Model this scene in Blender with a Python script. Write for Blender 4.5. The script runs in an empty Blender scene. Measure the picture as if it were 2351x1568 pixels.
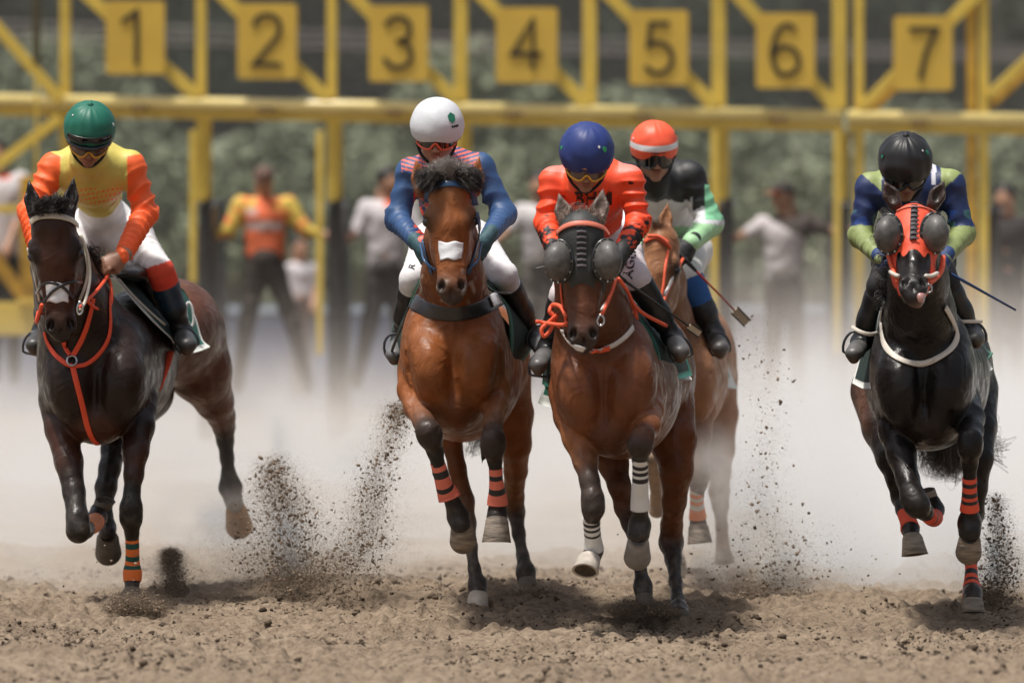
import bpy, math, random
import numpy as np
from mathutils import Vector, Matrix, Quaternion
rng = np.random.default_rng(7)
random.seed(7)
C = bpy.context.scene
COL = C.collection
# ------------------------------------------------------------------ camera
W0, FPX, HC, HOR = 2351.0, 15300.0, 1.65, 545.0      # sheet width, focal length in sheet units, eye height, horizon row
cam = bpy.data.cameras.new('camera'); camo = bpy.data.objects.new('camera', cam); COL.objects.link(camo)
camo.location = (0, 0, HC); camo.rotation_euler = (math.radians(90), 0, 0)
cam.sensor_width = 36; cam.lens = 36 * FPX / W0
cam.shift_y = -(784 - HOR) / W0
cam.clip_start = 0.5; cam.clip_end = 2000
cam.dof.use_dof = True; cam.dof.focus_distance = 28.7; cam.dof.aperture_fstop = 2.2
C.camera = camo
# ------------------------------------------------------------------ light
SUN_EL, SUN_AZ = math.radians(73), math.radians(-125)   # azimuth measured from +Y (away from the camera) towards +X
w = bpy.data.worlds.new('World'); C.world = w; w.use_nodes = True
nt = w.node_tree; bg = nt.nodes['Background']
sky = nt.nodes.new('ShaderNodeTexSky'); sky.sky_type = 'NISHITA'; sky.sun_disc = False
sky.sun_elevation = SUN_EL; sky.sun_rotation = SUN_AZ; sky.dust_density = 4.0; sky.air_density = 1.0
hs = nt.nodes.new('ShaderNodeHueSaturation'); hs.inputs['Saturation'].default_value = 0.5     # hazy sky
nt.links.new(sky.outputs[0], hs.inputs['Color']); nt.links.new(hs.outputs[0], bg.inputs[0]); bg.inputs[1].default_value = 0.10
sl = bpy.data.lights.new('sun', 'SUN'); slo = bpy.data.objects.new('sun', sl); COL.objects.link(slo)
sl.energy = 3.9; sl.angle = math.radians(6); sl.color = (1.0, 0.95, 0.88)
sd = Vector((math.sin(SUN_AZ) * math.cos(SUN_EL), math.cos(SUN_AZ) * math.cos(SUN_EL), math.sin(SUN_EL)))
slo.rotation_euler = sd.to_track_quat('Z', 'Y').to_euler(); slo.location = (0, 40, 60)
C.view_settings.view_transform = 'Standard'; C.view_settings.look = 'None'
C.view_settings.exposure = 0.18; C.view_settings.gamma = 1.0
C.render.engine = 'CYCLES'
cy = C.cycles
cy.use_denoising = True; cy.volume_bounces = 2; cy.max_bounces = 8; cy.diffuse_bounces = 3; cy.glossy_bounces = 2
cy.volume_step_rate = 2.0; cy.volume_max_steps = 96
cy.caustics_reflective = False; cy.caustics_refractive = False

def P(px, py, d):
    return Vector(((px - W0 / 2) * d / FPX, d, HC - (py - HOR) * d / FPX))
# ------------------------------------------------------------------ materials
MATS = {}
def mat(name, col=(0.5, 0.5, 0.5), rough=0.6, metal=0.0, var=0.12, vscale=12.0, bump=0.0, bscale=60.0, coat=0.0, sheen=0.0,
        attr=False, trans=0.0, spec=0.5, stretch=None, fold=0.0, fscale=5.0):
    if name in MATS: return MATS[name]
    m = bpy.data.materials.new(name); m.use_nodes = True; MATS[name] = m
    n, l = m.node_tree.nodes, m.node_tree.links
    b = n['Principled BSDF']
    b.inputs['Roughness'].default_value = rough; b.inputs['Metallic'].default_value = metal
    b.inputs['Coat Weight'].default_value = coat; b.inputs['Coat Roughness'].default_value = 0.25
    b.inputs['Sheen Weight'].default_value = sheen
    b.inputs['Specular IOR Level'].default_value = spec
    b.inputs['Transmission Weight'].default_value = trans
    tc = n.new('ShaderNodeTexCoord'); src = tc.outputs['Object']
    if stretch:
        mp = n.new('ShaderNodeMapping'); mp.inputs['Scale'].default_value = stretch; l.new(src, mp.inputs[0]); src = mp.outputs[0]
    no = n.new('ShaderNodeTexNoise'); no.inputs['Scale'].default_value = vscale; no.inputs['Detail'].default_value = 5
    l.new(src, no.inputs['Vector'])
    mr = n.new('ShaderNodeMapRange'); mr.inputs[1].default_value = 0.25; mr.inputs[2].default_value = 0.75
    mr.inputs[3].default_value = 1 - var; mr.inputs[4].default_value = 1 + var
    l.new(no.outputs[0], mr.inputs[0])
    mx = n.new('ShaderNodeVectorMath'); mx.operation = 'SCALE'
    if attr:
        at = n.new('ShaderNodeAttribute'); at.attribute_name = 'Col'; l.new(at.outputs['Color'], mx.inputs[0])
    else:
        mx.inputs[0].default_value = col
    l.new(mr.outputs[0], mx.inputs['Scale'])
    l.new(mx.outputs[0], b.inputs['Base Color'])
    if bump:
        n2 = n.new('ShaderNodeTexNoise'); n2.inputs['Scale'].default_value = bscale; n2.inputs['Detail'].default_value = 4
        l.new(src, n2.inputs['Vector'])
        bp = n.new('ShaderNodeBump'); bp.inputs['Strength'].default_value = bump; bp.inputs['Distance'].default_value = 0.01
        l.new(n2.outputs[0], bp.inputs['Height']); l.new(bp.outputs[0], b.inputs['Normal'])
    if fold:
        n3 = n.new('ShaderNodeTexNoise'); n3.noise_type = 'RIDGED_MULTIFRACTAL'; n3.inputs['Scale'].default_value = fscale; n3.inputs['Detail'].default_value = 2.0; n3.inputs['Distortion'].default_value = 1.2
        l.new(src, n3.inputs['Vector']); b3 = n.new('ShaderNodeBump'); b3.inputs['Strength'].default_value = fold; b3.inputs['Distance'].default_value = 0.02
        l.new(n3.outputs[0], b3.inputs['Height'])
        if bump: l.new(b3.outputs[0], bp.inputs['Normal'])
        else: l.new(b3.outputs[0], b.inputs['Normal'])
    return m
# ------------------------------------------------------------------ objects
def tag(o, label=None, cat=None, group=None, kind=None):
    for k, v in (('label', label), ('category', cat), ('group', group), ('kind', kind)):
        if v: o[k] = v
    return o
def empty(name, loc, label=None, cat=None, group=None):
    o = bpy.data.objects.new(name, None); COL.objects.link(o); o.location = loc; o.empty_display_size = 0.2
    return tag(o, label, cat, group)
def mesh_obj(name, V, Fc, m, parent=None, smooth=True, cols=None, mi=None):
    me = bpy.data.meshes.new(name)
    V = np.asarray(V, dtype=np.float64)
    if isinstance(Fc, np.ndarray) and len(Fc):
        nf, k = Fc.shape
        me.vertices.add(len(V)); me.vertices.foreach_set('co', V.astype(np.float32).ravel())
        me.loops.add(nf * k); me.loops.foreach_set('vertex_index', Fc.astype(np.int32).ravel())
        me.polygons.add(nf)
        me.polygons.foreach_set('loop_start', np.arange(0, nf * k, k, dtype=np.int32))
        me.polygons.foreach_set('loop_total', np.full(nf, k, dtype=np.int32))
        me.update(calc_edges=True)
    else:
        me.from_pydata([tuple(v) for v in V], [], [tuple(int(i) for i in f) for f in Fc])
    for mm in (m if isinstance(m, (list, tuple)) else [m]): me.materials.append(mm)
    if mi is not None: me.polygons.foreach_set('material_index', np.asarray(mi, dtype=np.int32))
    if smooth: me.polygons.foreach_set('use_smooth', np.ones(len(me.polygons), dtype=bool))
    if cols is not None:
        a = me.color_attributes.new('Col', 'FLOAT_COLOR', 'POINT')
        cc = np.ones((len(V), 4), dtype=np.float32); cc[:, :3] = cols; a.data.foreach_set('color', cc.ravel())
    me.validate()
    o = bpy.data.objects.new(name, me); COL.objects.link(o)
    if parent: attach(o, parent)
    return o
def attach(o, parent):
    o.parent = parent
    t = Vector((0, 0, 0)); q = parent
    while q is not None: t += Vector(q.location); q = q.parent
    # roots are only translated: keep world coordinates
    if o.type == 'MESH' and o.data.users == 1:
        o.data.transform(Matrix.Translation(-t))
class MB:
    def __init__(s): s.V = []; s.F = []; s.M = []
    def add(s, V, F, mi=0):
        o = len(s.V); s.V += [tuple(v) for v in V]; s.F += [tuple(i + o for i in f) for f in F]; s.M += [mi] * len(F)
    def box(s, a, b, mi=0):
        x0, y0, z0 = a; x1, y1, z1 = b
        s.add([(x0,y0,z0),(x1,y0,z0),(x1,y1,z0),(x0,y1,z0),(x0,y0,z1),(x1,y0,z1),(x1,y1,z1),(x0,y1,z1)],
              [(0,3,2,1),(4,5,6,7),(0,1,5,4),(1,2,6,5),(2,3,7,6),(3,0,4,7)], mi)
    def bar(s, a, b, w, h, mi=0):          # rectangular bar from a to b; w across in x/z plane, h along y
        a, b = Vector(a), Vector(b); t = (b - a).normalized(); yv = Vector((0, 1, 0))
        if abs(t.y) > 0.9: yv = Vector((0, 0, 1))
        u = t.cross(yv).normalized(); v = u.cross(t)
        c = [a + u*w/2*i + v*h/2*j for i, j in ((-1,-1),(1,-1),(1,1),(-1,1))] + [b + u*w/2*i + v*h/2*j for i, j in ((-1,-1),(1,-1),(1,1),(-1,1))]
        s.add(c, [(0,1,2,3),(7,6,5,4),(0,4,5,1),(1,5,6,2),(2,6,7,3),(3,7,4,0)], mi)
    def tube(s, pts, r, n=8, mi=0, cap=True):
        pts = [Vector(p) for p in pts]; m = len(pts)
        rr = r if isinstance(r, (list, tuple, np.ndarray)) else [r] * m
        V = []; pu = None
        for i, p in enumerate(pts):
            t = (pts[min(i+1, m-1)] - pts[max(i-1, 0)]).normalized()
            if pu is None: pu = t.orthogonal().normalized()
            u = (pu - t * pu.dot(t)).normalized(); pu = u; v = t.cross(u)
            V += [p + (u * math.cos(2*math.pi*k/n) + v * math.sin(2*math.pi*k/n)) * rr[i] for k in range(n)]
        F = [(i*n+k, i*n+(k+1) % n, (i+1)*n+(k+1) % n, (i+1)*n+k) for i in range(m-1) for k in range(n)]
        if cap: F += [tuple(reversed(range(n))), tuple(range((m-1)*n, m*n))]
        s.add(V, F, mi)
    def obj(s, name, m, parent=None, smooth=False):
        return mesh_obj(name, s.V, s.F, m, parent, smooth, mi=s.M)
def spline(pts, n=6):
    p = [np.array(q, float) for q in pts]
    if len(p) < 3: n = max(n, 2)
    out = []
    for i in range(len(p) - 1):
        p0 = p[i-1] if i else 2*p[0]-p[1]; p3 = p[i+2] if i + 2 < len(p) else 2*p[-1]-p[-2]
        for k in range(n):
            t = k / n
            out.append(0.5*((2*p[i]) + (p[i+1]-p0)*t + (2*p0-5*p[i]+4*p[i+1]-p3)*t*t + (3*p[i]-p0-3*p[i+1]+p3)*t**3))
    out.append(p[-1]); return out
def to_world(pts, D):
    return [P(q[0], q[1], D + (q[2] if len(q) > 2 else 0)) for q in pts]
# ------------------------------------------------------------------ smooth solid modelling on a grid
class Field:
    def __init__(s, D, vox):
        s.D = D; s.vox = vox; s.pr = []; s.d = None
    def w(s, q): return np.array(P(q[0], q[1], s.D + q[2]))
    def rr(s, q, r): return r * (s.D + q[2]) / FPX
    def cone(s, a, b, k=0.03, col=(0.5,)*3, sq=None, fold=None, cut=False):
        s.cone_w(s.w(a), s.w(b), s.rr(a, a[3]), s.rr(b, b[3]), k, col, sq, fold, cut)
    def cone_w(s, a, b, ra, rb, k=0.03, col=(0.5,)*3, sq=None, fold=None, cut=False):
        st = 1.0
        if sq is not None: st = max(1.0, 1.0 / sq[1])
        R = max(ra, rb) * st
        lo = np.minimum(a, b) - R; hi = np.maximum(a, b) + R
        s.pr.append(dict(t=0, a=np.array(a, float), b=np.array(b, float), ra=ra, rb=rb, k=k, col=col, sq=sq, fold=fold, cut=cut, lo=lo, hi=hi))
    def chain(s, pts, k=0.03, cols=None, sq=None, fold=None):
        for i in range(len(pts) - 1):
            c = cols[i] if isinstance(cols, list) else cols
            s.cone(pts[i], pts[i+1], k, c, sq, fold)
    def ell(s, c, r, k=0.03, col=(0.5,)*3, rot=0.0, cut=False):       # c (px,py,dy); r (px,py half sizes, depth half size m); rot in the x/z plane, degrees
        cw = s.w(c); sc = (s.D + c[2]) / FPX
        a = math.radians(rot)
        M = np.array([[math.cos(a), 0, -math.sin(a)], [0, 1, 0], [math.sin(a), 0, math.cos(a)]])
        s.ell_w(cw, (r[0]*sc, r[2], r[1]*sc), M, k, col, cut)
    def ell_w(s, c, r, M=None, k=0.03, col=(0.5,)*3, cut=False):      # rows of M are the ellipsoid axes
        if M is None: M = np.eye(3)
        r = np.array(r, float); e = np.sqrt(((M.T * r) ** 2).sum(1))
        s.pr.append(dict(t=1, a=np.array(c, float), r=r, M=np.array(M, float), k=k, col=col, cut=cut, lo=c - e, hi=c + e))
    def dist(s, p, X, Y, Z):
        if p['t'] == 0:
            a, b = p['a'], p['b']; ba = b - a; L2 = max(float(ba @ ba), 1e-9)
            x, y, z = X - a[0], Y - a[1], Z - a[2]
            t = np.clip((x*ba[0] + y*ba[1] + z*ba[2]) / L2, 0, 1)
            x = x - t*ba[0]; y = y - t*ba[1]; z = z - t*ba[2]
            q = x*x + y*y + z*z
            if p['sq'] is not None:
                ax, f = p['sq']; u = x*ax[0] + y*ax[1] + z*ax[2]
                q = q + (f*f - 1)*u*u
            d = np.sqrt(q) - (p['ra'] + (p['rb'] - p['ra'])*t)
            if p['fold'] is not None:
                A, lam = p['fold']; L = math.sqrt(L2)
                ph = np.sin(t*L*math.pi/lam + 0.9*np.sin(21*X + 9*Z) + 0.8*np.sin(17*Y - 12*Z + 3*X) + 5*a[0])
                d = d + A * (2.2*np.abs(ph) - 1.2) * (0.65 + 0.5*np.sin(14*X - 11*Y + 8*Z))
            return d
        x, y, z = X - p['a'][0], Y - p['a'][1], Z - p['a'][2]
        M, r = p['M'], p['r']
        u = [(M[i][0]*x + M[i][1]*y + M[i][2]*z) for i in range(3)]
        k0 = np.sqrt((u[0]/r[0])**2 + (u[1]/r[1])**2 + (u[2]/r[2])**2)
        k1 = np.sqrt((u[0]/r[0]**2)**2 + (u[1]/r[1]**2)**2 + (u[2]/r[2]**2)**2) + 1e-9
        return k0 * (k0 - 1) / k1
    def build(s):
        v = s.vox
        lo = np.min([p['lo'] for p in s.pr if not p['cut']], 0) - 3*v - 0.02
        hi = np.max([p['hi'] for p in s.pr if not p['cut']], 0) + 3*v + 0.02
        s.lo = lo; n = np.ceil((hi - lo) / v).astype(int) + 1; s.n = n
        d = np.full(n, 0.5, dtype=np.float32)
        ax = [(lo[i] + v*np.arange(n[i])).astype(np.float32) for i in range(3)]
        for p in sorted(s.pr, key=lambda q: q['cut']):
            m = p['k'] + 3*v
            i0 = np.maximum(((p['lo'] - m - lo) / v).astype(int), 0); i1 = np.minimum(((p['hi'] + m - lo) / v).astype(int) + 2, n)
            if (i1 <= i0).any(): continue
            sl_ = tuple(slice(i0[i], i1[i]) for i in range(3))
            X = ax[0][sl_[0]][:, None, None]; Y = ax[1][sl_[1]][None, :, None]; Z = ax[2][sl_[2]][None, None, :]
            e = s.dist(p, X, Y, Z).astype(np.float32); c = d[sl_]; k = p['k']
            if p['cut']:
                h = np.maximum(k - np.abs(c + e), 0) / k
                d[sl_] = np.maximum(c, -e) + h*h*k*0.25
            else:
                h = np.maximum(k - np.abs(c - e), 0) / k
                d[sl_] = np.minimum(c, e) - h*h*k*0.25
        s.d = d; return s
    def sample(s, p):
        g = (np.asarray(p, float) - s.lo) / s.vox
        i = np.floor(g).astype(int)
        if (i < 0).any() or (i >= s.n - 1).any(): return 0.5
        f = g - i; c = s.d[i[0]:i[0]+2, i[1]:i[1]+2, i[2]:i[2]+2]
        c = c[0]*(1-f[0]) + c[1]*f[0]; c = c[0]*(1-f[1]) + c[1]*f[1]
        return float(c[0]*(1-f[2]) + c[1]*f[2])
    def hit(s, px, py, dmin=None, back=None, lift=0.0):
        """nearest surface point met when looking from the track towards (px, py)"""
        a = s.lo[1] if dmin is None else s.D + dmin
        y = a; end = s.lo[1] + s.vox*s.n[1]
        while y < end:
            if s.sample(P(px, py, y)) < 0:
                y0 = y - s.vox
                for _ in range(8):
                    ym = (y0 + y) / 2
                    if s.sample(P(px, py, ym)) < 0: y = ym
                    else: y0 = ym
                p = np.array(P(px, py, y)); return p + s.nrm(p)*lift
            y += s.vox
        return None
    def nrm(s, p):
        e = s.vox*1.2; g = np.array([s.sample(p + d) - s.sample(p - d) for d in np.eye(3)*e])
        L = np.linalg.norm(g); return g / L if L > 1e-6 else np.array([0, -1.0, 0])
    def polys(s):
        d = s.d; v = s.vox; neg = d < 0
        cnt = np.zeros(np.array(d.shape) - 1, dtype=np.int8)
        for i in (0, 1):
            for j in (0, 1):
                for k in (0, 1):
                    cnt += neg[i:d.shape[0]-1+i, j:d.shape[1]-1+j, k:d.shape[2]-1+k]
        act = (cnt > 0) & (cnt < 8)
        idx = np.argwhere(act); N = len(idx)
        id_ = np.full(act.shape, -1, dtype=np.int32); id_[act] = np.arange(N)
        acc = np.zeros((N, 3)); c = np.zeros(N)
        cor = [(i, j, k) for i in (0, 1) for j in (0, 1) for k in (0, 1)]
        vals = {q: d[idx[:, 0]+q[0], idx[:, 1]+q[1], idx[:, 2]+q[2]].astype(float) for q in cor}
        for q in cor:
            for ax_ in range(3):
                if q[ax_]: continue
                q2 = list(q); q2[ax_] = 1; q2 = tuple(q2)
                a, b = vals[q], vals[q2]; m = (a < 0) != (b < 0)
                t = np.where(m, a / np.where(m, a - b, 1), 0)
                pt = np.zeros((N, 3)) + np.array(q); pt[:, ax_] += t
                acc[m] += pt[m]; c[m] += 1
        V = s.lo + v*(idx + acc / c[:, None])
        Q = []
        for ax_ in range(3):
            sl1 = [slice(1, -1)]*3; sl1[ax_] = slice(0, -1); sl2 = [slice(1, -1)]*3; sl2[ax_] = slice(1, None)
            A = neg[tuple(sl1)]; B = neg[tuple(sl2)]
            e = np.argwhere(A != B)
            if not len(e): continue
            fl = A[e[:, 0], e[:, 1], e[:, 2]]
            b_, c_ = [(1, 2), (2, 0), (0, 1)][ax_]
            base = e + 1; base[:, ax_] -= 1
            def cid(db, dc):
                g = base.copy(); g[:, b_] += db; g[:, c_] += dc
                return id_[g[:, 0], g[:, 1], g[:, 2]]
            q = np.stack([cid(-1, -1), cid(0, -1), cid(0, 0), cid(-1, 0)], 1)
            q[~fl] = q[~fl][:, ::-1]
            Q.append(q)
        Q = np.concatenate(Q); Q = Q[(Q >= 0).all(1)]
        return V, Q
    def colors(s, V, sig=0.012):
        X, Y, Z = V[:, 0], V[:, 1], V[:, 2]
        ds = [s.dist(p, X, Y, Z) for p in s.pr if not p['cut']]; cs = [p['col'] for p in s.pr if not p['cut']]
        D = np.array(ds); D -= D.min(0); Wt = np.exp(-np.minimum(D / sig, 40))
        return (Wt.T @ np.array(cs)) / Wt.sum(0)[:, None]
    def obj(s, name, m, parent=None, colfn=None, sig=0.012, smooth_it=1, posfn=None):
        if s.d is None: s.build()
        V, Q = s.polys()
        for _ in range(smooth_it):
            acc = np.zeros_like(V); c = np.zeros(len(V))
            for i in range(4):
                a, b = Q[:, i], Q[:, (i+1) % 4]
                for k in range(3):
                    acc[:, k] += np.bincount(a, V[b, k], len(V)) + np.bincount(b, V[a, k], len(V))
                c += np.bincount(a, minlength=len(V)) + np.bincount(b, minlength=len(V))
            V = V*0.4 + 0.6*acc / np.maximum(c, 1)[:, None]
        cols = s.colors(V, sig)
        if posfn is not None: V = posfn(V)
        if colfn is not None: cols = colfn(V, cols)
        return mesh_obj(name, V, Q, m, parent, True, cols)
def proj(V):
    """sheet coordinates of world points, for laying out the pattern of a garment when it is made"""
    return (V[:, 0]*FPX / V[:, 1] + W0/2), (HOR + (HC - V[:, 2])*FPX / V[:, 1])
def wob(V, f, seed=0):
    r = np.random.default_rng(seed); o = np.zeros(len(V))
    for i in range(6):
        k = r.normal(size=3)*f*(1 + 0.5*i); o += np.sin(V @ k + r.uniform(0, 6) + 1.4*np.sin(V @ (r.normal(size=3)*f))) / (1 + 0.4*i)
    return o / 3.2
def dusty(V, c, amt=.4, seed=3):
    """sand stuck to the lower legs, in patches"""
    n = wob(V, 28, seed)*.6 + wob(V, 70, seed + 1)*.4; lo = np.clip(1 - V[:, 2]/.75, 0, 1)
    f = np.clip((n + .15)*1.2, 0, 1)*lo*amt + lo*lo*.10
    return c*(1 - f[:, None]) + np.array([.33, .27, .21])*f[:, None]
def patch(fld, cx, y0, y1, hw, m, name, parent, wav=2.0, nx=14, ny=10, lift=.003, seed=0):
    """a piece of tape lying on the solid, edges a little wavy"""
    V = []
    for j in range(ny + 1):
        t = j/ny
        for i in range(nx + 1):
            u = -1 + 2*i/nx; w = hw*(1 - .10*t + .03*math.sin(5*t + seed)); px = cx + u*w
            py = y0 + (y1 - y0)*t + wav*math.sin(u*5 + seed)*(1 if t > .5 else -1)*abs(2*t - 1)
            h = fld.hit(px, py); V.append(h + fld.nrm(h)*(lift + .0012*math.sin(9*t + 3*u)) if h is not None else np.array(V[-1]))
    n = nx + 1; F = [(j*n+i, j*n+i+1, (j+1)*n+i+1, (j+1)*n+i) for j in range(ny) for i in range(nx)]
    o = mesh_obj(name, V, F, m, parent, True); q = o.modifiers.new('thickness', 'SOLIDIFY'); q.thickness = .003; q.offset = 1; return o
# ---------- strips and cords
def strap(fld, pts, wpx, m, name, parent, D=None, lift=0.004, th=0.005, n=5, dmin=None, closed=False, norm=None, smooth=True, stripes=None):
    """flat band; points (px,py) are laid on the solid, points (px,py,dy) hang where given"""
    sp = spline([list(q)[:2] for q in pts], n)
    dys = spline([[q[2] if len(q) > 2 else 0.0] for q in pts], n)
    fr = spline([[1.0 if len(q) > 2 else 0.0] for q in pts], n)
    D = fld.D if D is None else D
    cs, ns = [], []; last = None
    for q, dy, f in zip(sp, dys, fr):
        if f[0] > 0.5:
            p = np.array(P(q[0], q[1], D + dy[0])); nn = np.array([0, -1.0, 0]) if norm is None else np.array(norm, float)
        else:
            p = fld.hit(q[0], q[1], dmin)
            if p is None:
                if last is None: continue
                p = np.array(P(q[0], q[1], last[1])); nn = ns[-1]
            else: nn = fld.nrm(p)
        last = p; cs.append(p); ns.append(nn)
    if len(cs) < 2: return None
    cs = np.array(cs); ns = np.array(ns)
    for _ in range(4):
        cs[1:-1] = (cs[:-2] + cs[2:] + 2*cs[1:-1]) / 4; ns[1:-1] = (ns[:-2] + ns[2:] + ns[1:-1]) / 3
    wd = wpx*D / FPX / 2; V = []
    for i in range(len(cs)):
        t = cs[min(i+1, len(cs)-1)] - cs[max(i-1, 0)]; t /= np.linalg.norm(t) + 1e-9
        nn = ns[i] - t*(ns[i] @ t); nn /= np.linalg.norm(nn) + 1e-9; u = np.cross(t, nn)
        for a, b in ((-1, 0), (-0.97, .7), (-.8, 1), (0, 1.05), (.8, 1), (0.97, .7), (1, 0)):
            V.append(cs[i] + u*wd*a + nn*(lift + th*b))
    F = [(i*7+k, i*7+(k+1) % 7, (i+1)*7+(k+1) % 7, (i+1)*7+k) for i in range(len(cs)-1) for k in range(7)]
    F += [(6, 5, 4, 3, 2, 1, 0), tuple(len(V)-7+k for k in range(7))]
    if isinstance(parent, MB): parent.add(V, F); return None
    return mesh_obj(name, V, F, m, parent, True)
def cord(pts, rpx, D, m, name, parent, n=6, seg=6):
    q = spline([list(p) + [0]*(3-len(p)) for p in pts], n)
    mb = parent if isinstance(parent, MB) else MB()
    mb.tube([P(a[0], a[1], D + a[2]) for a in q], rpx*D/FPX, seg)
    if isinstance(parent, MB): return None
    return mb.obj(name, m, parent, True)
def sheet(rows, D, m, name, parent, th=0.006, nu=8, wave=0.0, border=None):
    """cloth: rows of (px,py,dy) points; smooth surface through them with thickness; border = material index 1 near the last row"""
    R = [spline(r, nu) for r in rows]
    G = np.array([spline([R[i][j] for i in range(len(R))], 5) for j in range(len(R[0]))])   # [j, i, 3]
    nj, ni = G.shape[:2]
    Wp = np.array([[P(G[j, i, 0], G[j, i, 1], D + G[j, i, 2]) for i in range(ni)] for j in range(nj)])
    if wave:
        for j in range(nj):
            for i in range(ni): Wp[j, i, 0] += wave*math.sin(j*1.1 + i*0.35)*i/ni
    V = []; 
    du = np.gradient(Wp, axis=0); dv = np.gradient(Wp, axis=1); N = np.cross(du, dv); N /= np.linalg.norm(N, axis=2, keepdims=True) + 1e-9
    A = Wp + N*th/2; B = Wp - N*th/2
    V = np.concatenate([A.reshape(-1, 3), B.reshape(-1, 3)]); o = nj*ni; F = []; M = []
    for j in range(nj-1):
        for i in range(ni-1):
            a, b, c, d = j*ni+i, (j+1)*ni+i, (j+1)*ni+i+1, j*ni+i+1
            mi = 1 if border and (i >= ni-1-border or j < border or j >= nj-1-border) else 0
            F += [(a, b, c, d), (a+o, d+o, c+o, b+o)]; M += [mi, mi]
    rim = [(0, i) for i in range(ni)] + [(j, ni-1) for j in range(1, nj)] + [(nj-1, i) for i in range(ni-2, -1, -1)] + [(j, 0) for j in range(nj-2, 0, -1)]
    for k in range(len(rim)):
        a = rim[k][0]*ni + rim[k][1]; b = rim[(k+1) % len(rim)][0]*ni + rim[(k+1) % len(rim)][1]
        F.append((a, a+o, b+o, b)); M.append(1 if border else 0)
    return mesh_obj(name, V, F, m, parent, True, mi=M)
# ================================================================== horse building
def unit(v): v = np.array(v, float); return v / (np.linalg.norm(v) + 1e-9)
HOOFM = mat('hoof_horn', (0.26, 0.215, 0.17), 0.8, var=0.55, vscale=22, bump=0.8, bscale=50, stretch=(.5, .5, 2.5))
HOOFD = mat('hoof_dark', (0.13, 0.11, 0.09), 0.7, var=0.3, vscale=25, bump=0.3, bscale=90)
EYEM = mat('eye_dark', (0.012, 0.008, 0.006), 0.08, var=0.05, spec=0.8)
SOLE = mat('sole_dirt', (0.09, 0.07, 0.05), 0.95, var=0.4, vscale=40, bump=0.8, bscale=60)
STEEL = mat('bright_steel', (0.55, 0.55, 0.56), 0.25, metal=1.0, var=0.05)
def coat_mat(name, rough=0.42, coat=0.12):
    rough += .02; coat *= .6
    m = mat(name, rough=rough, attr=True, var=0.16, vscale=9, bump=0.14, bscale=120, coat=coat*.6, sheen=0.0, spec=0.22)
    n, l = m.node_tree.nodes, m.node_tree.links
    if 'muscle' not in n:                                   # veins and muscle under the coat, sweat in the gloss
        bp0 = [q for q in n if q.type == 'BUMP'][0]; tc = [q for q in n if q.type == 'TEX_COORD'][0]
        a = n.new('ShaderNodeTexNoise'); a.name = 'muscle'; a.inputs['Scale'].default_value = 9; a.inputs['Detail'].default_value = 2.0; a.inputs['Distortion'].default_value = 1.1
        b = n.new('ShaderNodeBump'); b.inputs['Strength'].default_value = .5; b.inputs['Distance'].default_value = .03
        l.new(tc.outputs['Object'], a.inputs['Vector']); l.new(a.outputs[0], b.inputs['Height']); l.new(b.outputs[0], bp0.inputs['Normal'])
        c = n.new('ShaderNodeTexNoise'); c.inputs['Scale'].default_value = 16; c.inputs['Detail'].default_value = 6
        r = n.new('ShaderNodeMapRange'); r.inputs[1].default_value = .35; r.inputs[2].default_value = .7; r.inputs[3].default_value = rough - .12; r.inputs[4].default_value = rough + .26
        l.new(tc.outputs['Object'], c.inputs['Vector']); l.new(c.outputs[0], r.inputs[0]); l.new(r.outputs[0], n['Principled BSDF'].inputs['Roughness'])
    return m
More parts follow.
